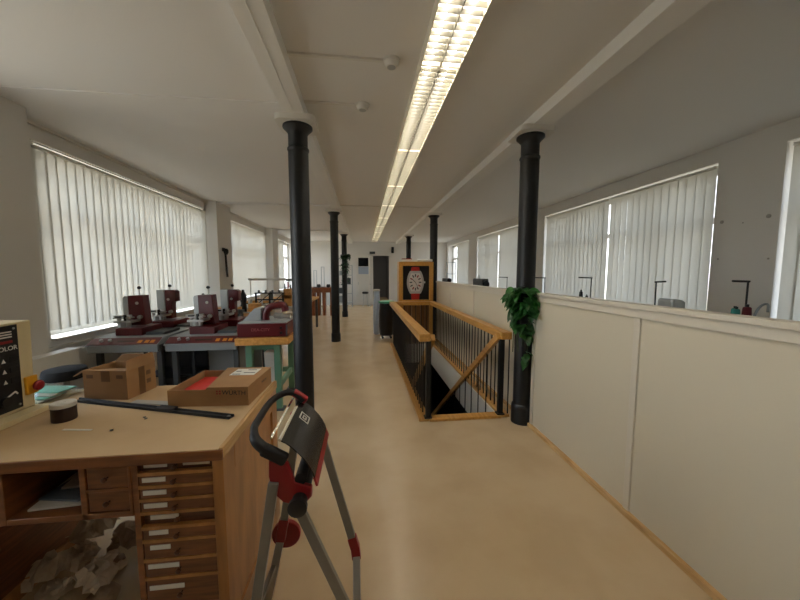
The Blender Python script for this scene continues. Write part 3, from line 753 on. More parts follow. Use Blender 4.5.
MB().bar((-.44, NY + .02, .25), (-.44, FY - .02, .19), .02, .02).build('cross_brace', LEG, fs)
plate = [(-.345, .945), (-.325, .955), (-.28, .905), (-.256, .83), (-.195, .809), (-.197, .771), (-.233, .734), (-.30, .757), (-.338, .80), (-.348, .86)]
for y in (NY, FY - .008):
    MB().prism(plate, 'y', y, y + .02).build('side_bracket', REDP, fs, bevel=.004)
cov = [(-.304, .998), (-.283, .986), (-.262, .969), (-.24, .946), (-.22, .922), (-.203, .895), (-.19, .868), (-.182, .835)]
MB().sheet([[(x, NY - .005, z), (x, (NY + FY) / 2, z), (x, FY + .02, z)] for x, z in cov], .004).build('curved_cover', mat('cover_charcoal', '#1d1b1a', .25, c2='#262423', scale=5), fs, smooth=60)
MB().bar((-.304, NY - .006, .999), (-.304, FY + .021, .999), .012, .008, (1, 0, -.5)).build('silver_edge', CHROME, fs)
MB().bar((-.334, NY - .002, 1.008), (-.334, FY + .016, 1.008), .008, .007, (1, 0, -.5)).build('silver_rod', CHROME, fs)
MB().bar((-.181, NY - .006, .832), (-.181, FY + .021, .832), .008, .034, (1, 0, .3)).build('red_edge', REDP, fs)
MB().cyl((-.24, NY - .03, .765), (-.24, FY, .765), .028, n=20).build('roller', RUBBER, fs)
MB().lathe([(.03, 0), (.034, .004), (.034, .022), (.02, .03)], (-.24, NY - .028, .765), 20, Matrix.Rotation(R(90), 4, 'X')).build('roller_knob', BLACK, fs)
MB().cyl((-.236, NY + .005, .84), (-.236, FY - .01, .84), .022).build('roller', RUBBER, fs)
hp = [(-.285, FY, .998), (-.31, FY, 1.03), (-.345, FY, 1.046), (-.385, FY, 1.036), (-.418, FY - .02, 1.018), (-.43, FY - .07, 1.008), (-.43, 1.38, 1.005), (-.425, 1.25, 1.005), (-.412, NY + .06, 1.008), (-.395, NY + .01, 1.0), (-.37, NY - .002, .98), (-.34, NY - .004, .955)]
def smoothp(P, it=2):
    P = [Vector(p) for p in P]
    for _ in range(it):
        Q = [P[0]]
        for a, b in zip(P, P[1:]): Q += [a.lerp(b, .25), a.lerp(b, .75)]
        P = Q + [P[-1]]
    return P
hpS = smoothp(hp)
MB().tube(hpS, [.0145 if p.y > 1.2 else .0145 + .005 * min(1, (1.2 - p.y) / .05) for p in hpS], 14).build('handle', RUBBER, fs, smooth=60)
MB().bar((-.365, NY - .004, .972), (-.282, NY - .004, .922), .034, .044, (0, 1, 0)).build('handle_clamp', RUBBER, fs, bevel=.01)
MB().bar((-.33, FY + .004, 1.043), (-.272, FY + .012, .995), .036, .03, (0, 1, 0)).build('handle_clamp', REDP, fs, bevel=.006)
# logo on the cover
u0 = Vector((-.283, 0, .986)); u1 = Vector((-.24, 0, .946)); nn = (u1 - u0).cross(Vector((0, 1, 0))).normalized()
if nn.z < 0: nn = -nn
lc = (u0 + u1) / 2 + Vector((0, 1.385, 0)) + nn * .004
LM = frame_M(lc, (u1 - u0), (0, 1, 0))
lg = MB()
for a in ((-.018, .018, -.022, -.018), (-.018, .018, .018, .022), (-.018, -.014, -.018, .018), (.014, .018, -.018, .018), (-.008, .008, -.010, -.006), (-.008, .008, .006, .010), (-.008, -.004, -.010, .010), (.002, .008, -.002, .002)): lg.box(*[q * 1.35 for q in a], 0, .0012, LM)
lg.build('logo', PAPER, fs)

# ------------------------------------------------------------------ machine tables and presses
def console(x0, x1, label):
    root = thing('machine_table', label, 'table', ((x0 + x1) / 2, 4.4, 0), 0, 'grey machine tables with red control strips')
    MB().prism([(3.77, .79), (3.77, .80), (3.90, .868), (5.05, .868), (5.05, .80), (4.0, .80)], 'x', x0, x1).build('table_top', GREY, root, bevel=.003)
    MB().box(x0 + .01, x1 - .01, 3.785, 3.82, .72, .792).build('front_apron', GREY, root, bevel=.003)
    n = Vector((0, -.068, .13)).normalized()
    def F(u, v): return Vector((x0 + u * (x1 - x0), 3.775 + v * .12, .803 + v * .0635)) + n * .003
    pm = frame_M(F(0, 0), (1, 0, 0), (0, .13, .068))
    L = x1 - x0
    MB().box(.01, L - .01, .008, .125, 0, .004, pm).build('control_strip', RED, root)
    k = MB()
    for u in (.72, .82, .90): k.box(u * L - .02, u * L + .02, .03, .075, .004, .008, pm)
    k.build('orange_key', ORANGE, root)
    k = MB()
    for u in (.18, .3): k.cyl(pm @ Vector((u * L, .065, .004)), pm @ Vector((u * L, .065, .03)), .017, n=14)
    k.build('dial_knob', GREYL, root)
    k = MB().box(.40 * L, .64 * L, .05, .075, .004, .006, pm); k.build('display', BROWND, root)
    for x in (x0 + .05, x1 - .05):
        for y in (3.9, 4.95): MB().box(x - .025, x + .025, y - .025, y + .025, 0, .80).build('leg', GREYD, root)
    MB().box(x0 + .08, x1 - .08, 4.9, 4.93, .1, .8).build('back_sheet', GREY, root)
    return root
console(-3.0, -2.27, 'grey machine table under the left window, with red strip')
tb2 = console(-2.21, -1.44, 'grey machine table beside the green-legged table, with red strip')
MB().box(-1.94, -1.58, 4.2, 4.75, .28, .79).build('motor_case', GREY, tb2, bevel=.01)
MB().cyl((-1.70, 4.2, .66), (-1.70, 4.17, .66), .03).cyl((-1.76, 4.19, .66), (-1.64, 4.19, .66), .008).build('valve', BLACK, tb2)

def press(kind):
    root = thing('tower_press', 'x', 'press', (0, 0, 0), 0, 'red and grey tower presses')
    MB().box(-.09, .20, -.16, .22, 0, .085).build('base', RED, root, bevel=.008)
    if kind == 0:
        MB().prism([(-.135, .10), (-.075, .09), (-.075, .44), (-.12, .445), (-.135, .42)], 'y', .06, .17).build('column', GREYL, root, bevel=.004)
        MB().prism([(-.075, .09), (.11, .09), (.09, .455), (-.075, .45)], 'y', .05, .18).build('housing', RED, root, bevel=.006)
    else:
        MB().box(-.12, -.02, .05, .17, .09, .49).build('column', GREYL, root, bevel=.006)
        MB().prism([(-.02, .09), (.06, .09), (.065, .32), (.12, .33), (.12, .47), (.09, .49), (-.02, .485)], 'y', .06, .17).build('housing', RED, root, bevel=.006)
    hx = .02
    MB().cyl((hx, .12, .45), (hx, .12, .53), .006).build('lever', STEEL, root)
    MB().lathe([(.006, 0), (.02, .008), (.022, .022), (.012, .038)], (hx, .12, .525), 16).build('lever_knob', BLACK, root)
    MB().cyl((.03, .05, .36), (.03, .04, .36), .017, n=20).build('emblem', SILVERD, root)
    MB().cyl((.06, .05, .19), (.06, .02, .19), .024, n=20).build('gauge', SILVERD, root)
    b = MB()
    b.box(-.13, .06, -.12, .05, .14, .165).box(-.15, .04, -.1, -.02, .19, .205).cyl((-.1, -.07, .09), (-.1, -.07, .22), .02).cyl((.0, -.07, .09), (.0, -.07, .2), .025).cyl((-.17, -.05, .215), (.05, -.09, .225), .012)
    b.build('clamp_head', STEEL, root, bevel=.003)
    MB().cyl((-.06, -.05, .085), (-.06, -.05, .14), .05, n=20).build('anvil', GREYL, root)
    MB().cyl((-.02, -.09, .165), (-.02, -.09, .235), .016).box(-.12, -.06, -.11, -.085, .205, .222).build('clamp_grip', BLACK, root)
    MB().box(.21, .42, -.12, .2, .0, .03).build('feed_plate', GREYD, root, bevel=.003)
    return root
p0 = press(0); p1 = press(1)
p0.location = (-2.76, 4.16, .8695); p0['label'] = 'leftmost red tower press, below the first window blind'
p1.location = (-2.71, 4.70, .8695); p1['label'] = 'second red and grey tower press from the left'
dup(p0, (-1.96, 4.16, .8695), 'third tower press, red with steel clamp, on the right grey table')
dup(p1, (-1.88, 4.70, .8695), 'fourth tower press, grey and red, nearest the long red machine')

# wooden table with green legs and the long red machine
gt = thing('work_table', 'wooden topped table with sage green legs beside the column', 'table', (-1.11, 4.0, 0))
MB().box(-1.40, -.83, 3.62, 4.55, .80, .88).build('table_top', GOLDW, gt, bevel=.005)
for x in (-1.30, -.99):
    for y in (3.78, 4.45): 
        MB().box(x - .035, x + .035, y - .035, y + .035, 0, .80).build('leg', GREEN, gt, bevel=.003)
        MB().box(x - .06, x + .06, y - .06, y + .06, 0, .02).build('foot', GREYD, gt)
MB().box(-1.30, -.99, 3.76, 3.80, .72, .80).box(-1.30, -.99, 4.43, 4.47, .25, .31).box(-1.01, -.97, 3.78, 4.45, .25, .31).build('stretcher', GREEN, gt)
rm = thing('polishing_machine', 'long dark red machine with lettered front and curved arm', 'machine', (-1.11, 3.9, .88))
MB().box(-1.385, -.845, 3.66, 4.2, .885, 1.035).build('body', RED, rm, bevel=.008)
MB().box(-1.375, -.855, 3.67, 4.19, 1.035, 1.05).build('top_plate', GREYL, rm, bevel=.003)
text('lettering', 'DEA-CITY', .045, mat('faded_lettering', '#a05a5c', .5), rm, frame_M((-1.135, 3.659, .965), (1, 0, 0), (0, 0, 1)))
MB().prism([(-1.37, 1.05), (-1.17, 1.05), (-1.17, 1.19), (-1.24, 1.19)], 'y', 3.80, 4.1).build('guard', GREYL, rm, bevel=.004)
arm = smoothp([(-1.13, 3.85, 1.03), (-1.13, 3.85, 1.13), (-1.09, 3.85, 1.20), (-1.0, 3.85, 1.225), (-.92, 3.85, 1.225), (-.905, 3.85, 1.15)])
MB().tube(arm, [.045, .044, .043, .042, .041, .04, .038, .036, .034, .032, .03, .03, .03, .03, .03, .03, .03, .03][:len(arm)] if len(arm) <= 1 else .042, 12).build('arm', RED, rm)
MB().cyl((-1.02, 3.80, 1.11), (-.93, 3.80, 1.10), .034).cyl((-.93, 3.80, 1.10), (-.84, 3.80, 1.09), .024).build('motor', STEEL, rm)
MB().box(-.86, -.845, 3.64, 3.66, .9, 1.02).build('side_switch', GREYD, rm)
for z in (.93, .985): MB().cyl((-.915, 3.66, z), (-.915, 3.645, z), .014).build('knob', BLACK, rm)
tag(MB().prism([(-1.20, 0), (-1.08, 0), (-1.06, .62), (-1.23, .62)], 'y', 4.05, 4.30).build('white_bin', WHITE, bevel=.01), 'tall white bin under the green-legged table', 'bin')

# black trolley under and between the tables
ct = thing('utility_cart', 'black open cart standing under the grey machine tables', 'cart', (-2.24, 4.05, 0))
for x in (-2.52, -2.0):
    for y in (3.97, 4.28): MB().box(x - .015, x + .015, y - .015, y + .015, .03, .70).cyl((x, y - .01, .03), (x, y + .01, .03), .03, n=12).build('post', BLACKM, ct)
MB().box(-2.52, -2.0, 4.285, 4.295, .1, .68).build('back_panel', BLACK, ct)
for z in (.10, .38, .68): MB().box(-2.54, -1.98, 3.95, 4.30, z, z + .02).build('shelf', BLACKM, ct)
b = MB().box(-2.38, -2.14, 4.06, 4.24, .122, .34)
tag(b.build('storage_crate', BLACK, bevel=.01), 'black crate on the bottom shelf of the cart', 'crate')

# ------------------------------------------------------------------ benches further down the left side
def long_bench(x0, x1, y0, y1, z, label, m=GOLDW):
    root = thing('long_bench', label, 'workbench', ((x0 + x1) / 2, y0, 0))
    MB().box(x0, x1, y0, y1, z - .05, z).build('table_top', m, root, bevel=.004)
    for x in (x0 + .06, x1 - .06):
        for y in (y0 + .06, y1 - .06): MB().box(x - .03, x + .03, y - .03, y + .03, 0, z - .05).build('leg', GREYD, root)
    return root
long_bench(-2.7, -1.75, 5.15, 6.4, .90, 'pale wooden bench behind the tower presses')
long_bench(-2.9, -1.25, 6.5, 7.2, .92, 'pale wooden bench holding the black frame rack', GREYL)
long_bench(-2.9, -1.3, 8.2, 9.6, .90, 'pale wooden bench past the first left pier')
# drill press like tool, white and black
dp = thing('bench_drill', 'small white and black bench drill between the tower presses', 'drill', (-2.52, 5.3, .90))
MB().box(-2.60, -2.44, 5.22, 5.42, .90, .92).build('base', BLACK, dp)
MB().cyl((-2.52, 5.38, .92), (-2.52, 5.38, 1.24), .012).build('post', STEEL, dp)
MB().box(-2.58, -2.46, 5.25, 5.40, 1.05, 1.15).build('head', WHITE, dp, bevel=.015)
MB().cyl((-2.52, 5.28, .96), (-2.52, 5.28, 1.06), .018).cyl((-2.60, 5.3, 1.1), (-2.42, 5.3, 1.1), .03).build('chuck', BLACK, dp)
MB().lathe([(.01, 0), (.022, .012), (.012, .03)], (-2.52, 5.38, 1.24), 12).build('knob', BLACK, dp)
# black lamp / bottle and wood blocks
def turned(name, label, cat, x, y, z, prof, m): return tag(MB().lathe(prof, (x, y, z), 18).build(name, m), label, cat)
turned('black_bottle', 'black bottle standing among pale blocks behind the presses', 'bottle', -2.10, 5.9, .90, [(.045, 0), (.05, .01), (.05, .12), (.04, .16), (.055, .22), (.05, .30), (.025, .36), (.02, .40)], BLACK)
for k, (x, y, w_, d_, h_, l) in enumerate(((-2.12, 5.45, .26, .14, .14, 'pale wooden block left of the long red machine'), (-1.86, 5.75, .16, .2, .17, 'taller pale wooden block behind the red machine'), (-2.42, 5.75, .2, .2, .1, 'low pale wooden block behind the fourth press'))):
    tag(MB().box(x - w_ / 2, x + w_ / 2, y - d_ / 2, y + d_ / 2, .90, .90 + h_).build('wooden_block', GOLDW, bevel=.006), l, 'block', 'wooden blocks on the pale bench')
# black frame rack
fr_ = thing('frame_rack', 'black metal frame rack on the bench before the left windows', 'rack', (-1.86, 6.7, .92))
b = MB()
for x in (-2.12, -1.86, -1.60):
    b.box(x - .014, x + .014, 6.62, 6.65, .92, 1.20)
for z in (.94, 1.06, 1.19): b.box(-2.14, -1.58, 6.62, 6.65, z - .012, z + .012)
b.build('frame', BLACKM, fr_)
MB().bar((-2.12, 6.63, .95), (-1.86, 6.63, 1.18), .014, .014).bar((-1.86, 6.63, .95), (-1.60, 6.63, 1.18), .014, .014).build('brace', BLACKM, fr_)
for k in range(4):
    MB().cyl((-2.06 + k * .13, 6.63, 1.20), (-2.06 + k * .13, 6.63, 1.25), .02, n=12).build('clamp', GREYD, fr_)
# pine holder with tools on the right of the rack
ph = thing('tool_holder', 'pale pine tool holder block near the first left column', 'tool holder', (-1.46, 6.75, .92))
MB().box(-1.60, -1.45, 6.68, 6.9, .92, 1.27).build('block', GOLDW, ph, bevel=.008)
MB().box(-1.64, -1.36, 6.68, 6.92, 1.08, 1.14).build('ledge', GOLDW, ph)
for k, (dx, h) in enumerate(((-.06, .1), (0, .14), (.05, .08))): MB().cyl((-1.525 + dx, 6.75, 1.27), (-1.525 + dx, 6.75, 1.27 + h), .012, n=10).build('tool', BLACK if k != 1 else REDP, ph)
CUPS = ['small white cup at the left of the long grey bench', 'steel cup behind the black frame rack, second in the row', 'white cup in the middle of the row behind the frame rack', 'steel cup second from the right behind the rack', 'white cup at the right end of the row by the pine holder']
for k in range(5):
    tag(MB().lathe([(.035, 0), (.04, .01), (.045, .12), (.04, .122), (.036, .02)], (-2.55 + k * .21, 6.95, .92), 16).build('metal_cup', STEEL if k % 2 else WHITE), CUPS[k], 'cup', 'cups behind the frame rack')
vi = thing('bench_vise', 'small dark bench vise at the edge of the pale bench', 'vise', (-1.95, 5.25, .90))
MB().box(-2.0, -1.9, 5.2, 5.32, .90, .96).box(-2.0, -1.95, 5.2, 5.32, .96, 1.02).box(-1.93, -1.88, 5.2, 5.32, .96, 1.02).build('jaw', GREYD, vi, bevel=.004)
MB().cyl((-1.88, 5.26, .97), (-1.78, 5.26, .97), .012).cyl((-1.78, 5.20, .97), (-1.78, 5.32, .97), .007).build('screw_handle', STEEL, vi)
# bench lamp: long white arm over the far bench
bl = thing('bench_lamp', 'long white bench lamp in front of the left windows', 'lamp', (-2.95, 8.4, .90))
MB().lathe([(.10, 0), (.10, .03), (.03, .04)], (-2.82, 8.45, .90), 20).build('foot', WHITE, bl)
MB().cyl((-2.82, 8.45, .94), (-2.82, 8.45, 1.42), .014).build('post', WHITE, bl)
MB().box(-2.86, -1.95, 8.40, 8.50, 1.40, 1.455).build('shade', WHITE, bl, bevel=.01)
MB().box(-1.95, -1.78, 8.40, 8.50, 1.385, 1.44).build('end_cap', BLACK, bl, bevel=.006)
for k, (x, y, h, m, l) in enumerate(((-2.6, 8.6, .16, WHITE, 'small white jar left of the row under the bench lamp'), (-2.35, 8.5, .22, GREYD, 'dark tall jar under the white bench lamp'), (-2.1, 8.7, .14, WHITE, 'white low jar under the bench lamp end'), (-1.8, 8.5, .2, GREYL, 'grey jar beyond the bench lamp end'), (-1.5, 8.6, .17, BLACK, 'black jar at the right end of the far bench'))):
    tag(MB().lathe([(.05, 0), (.055, .01), (.055, h * .8), (.035, h * .9), (.035, h)], (x, y, .90), 14).build('jar', m), l, 'jar', 'jars on the far left bench')
# things hung on the pier between windows
hg = thing('hanging_hose', 'black hose hanging on the first left pier', 'hose', (-3.0, 7.5, 2.1))
MB().box(-3.05, -3.02, 7.44, 7.56, 2.06, 2.14).build('hook', BLACK, hg, bevel=.008)
MB().tube(smoothp([(-3.01, 7.46, 2.10), (-2.98, 7.44, 2.02), (-2.98, 7.46, 1.8), (-2.985, 7.48, 1.65), (-2.98, 7.49, 1.5)]), .022, 10).build('hose', RUBBER, hg)
MB().lathe([(.03, -.07), (.05, -.02), (.05, .03), (.03, .06)], (-2.975, 7.46, 2.06), 14).build('nozzle', BLACK, hg)

# ------------------------------------------------------------------ far end left: table, shelf, climbing plant
tl = thing('display_table', 'reddish wooden table at the far left end', 'table', (-1.66, 12.2, 0))
MB().box(-2.15, -1.12, 11.9, 12.7, .98, 1.05).build('table_top', RWOOD, tl)
for x in (-1.84, -1.66, -1.46): MB().box(x - .05, x + .05, 12.1, 12.5, 0, .98).build('support_board', RWOOD, tl, bevel=.006)
MB().box(-2.1, -1.17, 12.02, 12.05, .86, .98).build('apron', RWOOD, tl)
for x in (-2.08, -1.19): MB().box(x - .03, x + .03, 12.0, 12.06, 0, .98).build('leg', RWOOD, tl)
for k, (x, h, l) in enumerate(((-1.75, .62, 'tall thin steel stand on the reddish table'), (-1.48, .75, 'taller thin steel stand at the right of the reddish table'))):
    t_ = thing('display_stand', l, 'stand', (x, 12.1, 1.05), 0, 'thin stands on the reddish table')
    MB().box(x - .07, x + .07, 12.05, 12.17, 1.05, 1.075).build('foot', GREYD, t_)
    MB().cyl((x - .05, 12.1, 1.07), (x - .05, 12.1, 1.05 + h), .012).cyl((x + .05, 12.1, 1.07), (x + .05, 12.1, 1.05 + h), .012).box(x - .06, x + .06, 12.09, 12.11, 1.04 + h, 1.06 + h).build('frame', GREYL, t_)
for k, (x, m, l) in enumerate(((-1.98, BLACK, 'small dark pot at the left of the reddish table'), (-1.62, GREYD, 'grey pot in the middle of the reddish table'), (-1.27, BLACK, 'small dark pot at the right end of the reddish table'))):
    tag(MB().lathe([(.05, 0), (.07, .02), (.07, .09), (.05, .12)], (x, 12.0, 1.05), 14).build('pot', m), l, 'pot', 'pots on the reddish table')
# metal shelf unit against the far wall
su = thing('shelf_unit', 'grey metal shelf unit at the far wall left of the doors', 'shelf', (-.86, 15.2, 0))
for x in (-1.24, -.5):
    for y in (14.85, 15.3): MB().box(x - .015, x + .015, y - .015, y + .015, 0, 1.95).build('post', GREYL, su)
for z in (.2, .62, 1.04, 1.46, 1.9): MB().box(-1.26, -.48, 14.83, 15.32, z, z + .025).build('shelf', GREYL, su)
for k, (x, z, w_, h_, m, l) in enumerate(((-1.05, .645, .25, .25, GREYD, 'dark box on the second shelf of the far shelf unit'), (-.68, .645, .2, .2, WHITE, 'white box on the second shelf of the far shelf unit'), (-1.0, 1.065, .3, .22, WHITE, 'white box on the middle shelf of the far unit'), (-.66, 1.065, .18, .28, GREYD, 'dark box on the middle shelf of the far unit'), (-.9, 1.485, .35, .2, GREY, 'grey box on the upper shelf of the far unit'), (-1.0, .225, .3, .3, GREY, 'grey box on the lowest shelf of the far unit'))):
    tag(MB().box(x - w_ / 2, x + w_ / 2, 14.9, 15.2, z + .002, z + h_).build('storage_box', m, bevel=.008), l, 'box', 'boxes on the far shelf unit')

# ------------------------------------------------------------------ plants
def leaf(b, base, d, up, L, W, curl=.3):
    d = Vector(d).normalized(); up = Vector(up); up = (up - d * up.dot(d)).normalized(); s = d.cross(up)
    prof = [(0, .0), (.04, .34), (.15, .5), (.35, .48), (.6, .34), (.82, .16), (1, .0)]
    g = []
    for t, w in prof:
        c = Vector(base) + d * (t * L) - up * (curl * L * t * t)
        g.append([c - s * w * W + up * .10 * W * (w > 0), c, c + s * w * W + up * .10 * W * (w > 0)])
    b.sheet(g, .0012)
def hanging_plant(name, label, cx, cy, z0, z1, r, nleaf, m, side, L0=.11, spread=1, seed=3):
    rnd = random.Random(seed)
    root = thing(name, label, 'plant', (cx, cy, z1))
    stems = MB(); lf = MB()
    nv = 7
    for v in range(nv):
        a = R((side if side != -125 else -140) + (v - nv / 2) * (17 if side == -125 else 26) + rnd.uniform(-8, 8)); ln = (z1 - z0) * rnd.uniform(.45, 1)
        pts = []
        for k in range(9):
            t = k / 8; rr = r + .012 + .03 * math.sin(math.pi * min(1, t * 2)) * spread
            aa = a + .25 * math.sin(4 * t + v)
            pts.append((cx + rr * math.cos(aa), cy + rr * math.sin(aa), z1 - t * ln))
        stems.tube(pts, .004, 6)
        for q in range(int(nleaf / nv)):
            t = rnd.random() ** 1.25; k = min(7, int(t * 8)); p = Vector(pts[k]).lerp(Vector(pts[k + 1]), t * 8 - k)
            aa = a + rnd.uniform(-1.0, 1.0)
            o = Vector((math.cos(aa), math.sin(aa), rnd.uniform(-.9, .35))); L = L0 * rnd.uniform(.65, 1.3) * (1.15 - .5 * t)
            on = o.normalized(); tip = p + on * L
            if (tip.xy - Vector((cx, cy))).length < r + .02 or (side == -125 and (tip.x > cx + .13 or (tip.y > cy - .0) or (tip.z < 1.0 and tip.x < 1.62 and tip.y > cy - .12))): continue
            leaf(lf, p, o, (rnd.uniform(-.3, .3), rnd.uniform(-.3, .3), 1), L, L * .85, rnd.uniform(.15, .7))
    stems.build('stem', STEM, root); lf.build('foliage', m, root, smooth=50)
    MB().lathe([(r + .004, z1 - .07), (r + .02, z1 - .07), (r + .02, z1 - .01), (r + .004, z1 - .01)], (cx, cy, 0), 24).build('holder_ring', BLACKM, root)
    return root
hanging_plant('trailing_plant', 'green trailing plant hanging on the nearest right column', 1.68, 3.16, .64, 1.44, .095, 165, LEAF, -125, .12, 1.3, 5)
hanging_plant('climbing_plant', 'dark green climbing plant on the far left column', -.66, 11.7, 1.15, 2.25, .108, 90, LEAFD, -40, .12, .6, 9)

# ------------------------------------------------------------------ behind the partition: sewing tables and thread stands
def sew_table(x0, x1, y0, y1, label):
    root = thing('sewing_table', label, 'table', ((x0 + x1) / 2, (y0 + y1) / 2, 0), 0, 'sewing tables behind the partition')
    MB().box(x0, x1, y0, y1, .98, 1.02).build('table_top', GREYL, root, bevel=.004)
    for x in (x0 + .08, x1 - .08):
        for y in (y0 + .08, y1 - .08): MB().box(x - .025, x + .025, y - .025, y + .025, 0, .98).build('leg', GREYD, root)
SY = [(1.5, 2.1), (2.2, 2.8), (2.95, 3.55), (3.9, 4.5), (5.15, 5.75), (6.2, 7.0), (9.2, 10.4)]
SN = ['first', 'second', 'third', 'fourth', 'fifth', 'sixth', 'seventh']
for (y0, y1), s_ in zip(SY, SN): sew_table(2.15, 3.0, y0, y1, f'{s_} grey sewing table behind the partition, counted from the camera')
def thread_stand(x, y, top, arm, label):
    root = thing('thread_stand', label, 'thread stand', (x, y, 1.02), 0, 'thread stands behind the partition')
    MB().lathe([(.07, 0), (.07, .02), (.02, .03)], (x, y, 1.02), 18).build('foot', BLACK, root)
    MB().cyl((x, y, 1.04), (x, y, top), .0055, n=10).build('pole', BLACK, root)
    MB().cyl((x - (.01 if arm > 0 else -.01), y, top - .004), (x + arm, y, top), .007, n=10).build('guide_arm', BLACK, root)
    a0, a1 = sorted((x + arm * .9, x - arm * .1))
    MB().box(a0, a1, y - .02, y + .02, 1.26, 1.272).build('spool_tray', BLACK, root)
    return root
thread_stand(2.50, 1.82, 1.545, -.115, 'black thread stand with teal and dark red spools, nearest the camera')
thread_stand(2.42, 2.40, 1.525, .085, 'black thread stand in front of the opened blind, arm to the right')
thread_stand(2.50, 3.27, 1.545, -.15, 'black thread stand with two black spools before the blind')
thread_stand(2.50, 4.18, 1.53, -.17, 'black thread stand just right of the plant column')
thread_stand(2.50, 5.35, 1.52, -.15, 'black thread stand left of the plant column, beside the dark machine')
def spool(x, y, z, m, label, r=.022, h=.1):
    z += .002
    root = thing('thread_spool', label, 'spool', (x, y, z), 0, 'thread spools on the thread stands')
    MB().lathe([(r * .8, 0), (r * 1.02, .004), (r, .02), (r * .8, h * .85), (r * .6, h * .9)], (x, y, z), 18).build('thread', m, root)
    MB().lathe([(r * .35, h * .88), (r * .35, h * 1.05)], (x, y, z), 12).build('core', BLACK, root)
spool(2.405, 1.80, 1.272, TEAL, 'left teal thread spool on the nearest stand'); spool(2.44, 1.835, 1.272, TEAL, 'right teal thread spool behind the first on the nearest stand'); spool(2.47, 1.79, 1.272, DKRED, 'dark red thread spool on the nearest stand', .026, .115)
spool(2.385, 3.27, 1.272, BLACK, 'taller black thread spool before the blind', .022, .13); spool(2.455, 3.27, 1.272, BLACK, 'shorter black thread spool before the blind', .016, .08)
def sewing_machine(x, y, s, m, label):
    root = thing('sewing_machine', label, 'sewing machine', (x, y, 1.02))
    MB().box(x - .1, x + .1, y - .28, y + .28, 1.02, 1.07).build('bed', m, root, bevel=.008)
    MB().box(x - .07, x + .07, y - .28, y - .14, 1.07, 1.30).build('pillar', m, root, bevel=.02)
    MB().box(x - .07, x + .07, y - .28, y + .30, 1.30, 1.30 + s).build('arm', m, root, bevel=.02)
    MB().box(x - .06, x + .06, y + .18, y + .30, 1.15, 1.30).build('head', m, root, bevel=.02)
    MB().cyl((x, y - .28, 1.36), (x, y - .32, 1.36), .07, n=22).build('handwheel', BLACK, root)
    MB().cyl((x, y + .1, 1.30 + s), (x, y + .1, 1.38 + s), .012).build('thread_pin', STEEL, root)
sewing_machine(2.5, 6.62, .17, GREYD, 'dark grey sewing machine showing above the partition')
tag(MB().prism([(2.50, 1.0215), (2.62, 1.0215), (2.62, 1.36), (2.59, 1.375), (2.52, 1.385), (2.50, 1.37)], 'y', 2.32, 2.46).build('storage_box', GREYL, bevel=.01), 'pale grey box top beside the second thread stand', 'box')
sewing_machine(2.6, 9.8, .12, BLACK, 'small black sewing machine far behind the partition')
gn = thing('desk_lamp', 'thin grey desk lamp bent low at the spotted pier', 'lamp', (2.75, 1.9, 1.02))
MB().lathe([(.06, 0), (.06, .02), (.015, .03)], (2.75, 1.92, 1.02), 16).build('foot', GREY, gn)
MB().tube(smoothp([(2.75, 1.92, 1.05), (2.70, 1.92, 1.28), (2.75, 1.92, 1.37), (2.79, 1.9, 1.39), (2.76, 1.88, 1.33)]), .008, 8).build('arm', GREY, gn)
# far right counter objects
ft = thing('side_counter', 'white counter far behind the partition by the bare window', 'counter', (3.0, 13.2, 0))
MB().box(2.3, 3.6, 12.6, 14.0, 1.1, 1.15).build('counter_top', WHITE, ft); MB().box(2.4, 3.5, 12.7, 13.9, 0, 1.1).build('cabinet', WHITE, ft)
turned('red_jar', 'small dark red jar on the far white counter', 'jar', 2.55, 12.9, 1.15, [(.06, 0), (.07, .02), (.07, .22), (.04, .28)], DKRED)
rk = thing('clothes_rail', 'thin pale blue metal rack before the far bare window', 'rack', (3.3, 11.6, 0))
for x in (3.15, 3.5): MB().cyl((x, 11.9, 0), (x, 11.9, 2.0), .015, n=10).build('upright', GREYL, rk)
for z in (.4, 1.2, 1.55, 1.98): MB().cyl((3.15, 11.9, z), (3.5, 11.9, z), .012, n=8).build('crossbar', GREYL, rk)
# stains on the right pier
PLUGS = ((3.369, 2.19, .02), (2.93, 2.185, .022), (3.156, 2.15, .008), (3.379, 1.76, .01), (2.90, 1.745, .01))
for k, (y, z, r) in enumerate(PLUGS):
    tag(MB().lathe([(r, 0), (r, .004), (r * .6, .006)], (XR, y, z), 16, Matrix.Rotation(R(-90), 4, 'Y')).build('wall_plug', mat('plug_grey', '#a09c94', .7)), ['grey wall plug upper left on the bare right pier', 'larger grey wall plug upper right on the bare pier', 'tiny wall plug between the upper two on the pier', 'small wall plug lower left on the bare pier', 'small wall plug lower right on the bare pier'][k], 'wall plug', 'plugs in the right pier')
# far wall details
sg = thing('sign_box', 'small dark sign box above the far open door', 'sign', (.47, YF - .05, 2.55))
MB().box(.33, .60, YF - .06, YF + .001, 2.505, 2.62).build('case', GREYD, sg, bevel=.006)
ls = thing('wall_speaker', 'small black wall speaker right of the far open door', 'speaker', (1.46, YF - .1, 2.6))
MB().box(1.40, 1.52, YF - .12, YF - .01, 2.55, 2.85).build('case', BLACK, ls, bevel=.01)
for k, (x, z, w_, h_, l) in enumerate(((1.62, 1.75, .3, .42, 'upper white notice on the far wall left of the showcase'), (1.62, 1.2, .26, .36, 'lower white notice on the far wall left of the showcase'))):
    tag(MB().box(x - w_ / 2, x + w_ / 2, YF - .008, YF + .001, z, z + h_).build('notice_sign', PAPER), l, 'notice', 'notices on the far wall')
cl_ = thing('corridor_fill_lamp', 'added unseen round lamp brightening the corridor beyond the open door', 'ceiling light', (.95, 18, 2.7))  # added lamp, out of view, lifts the dark doorway
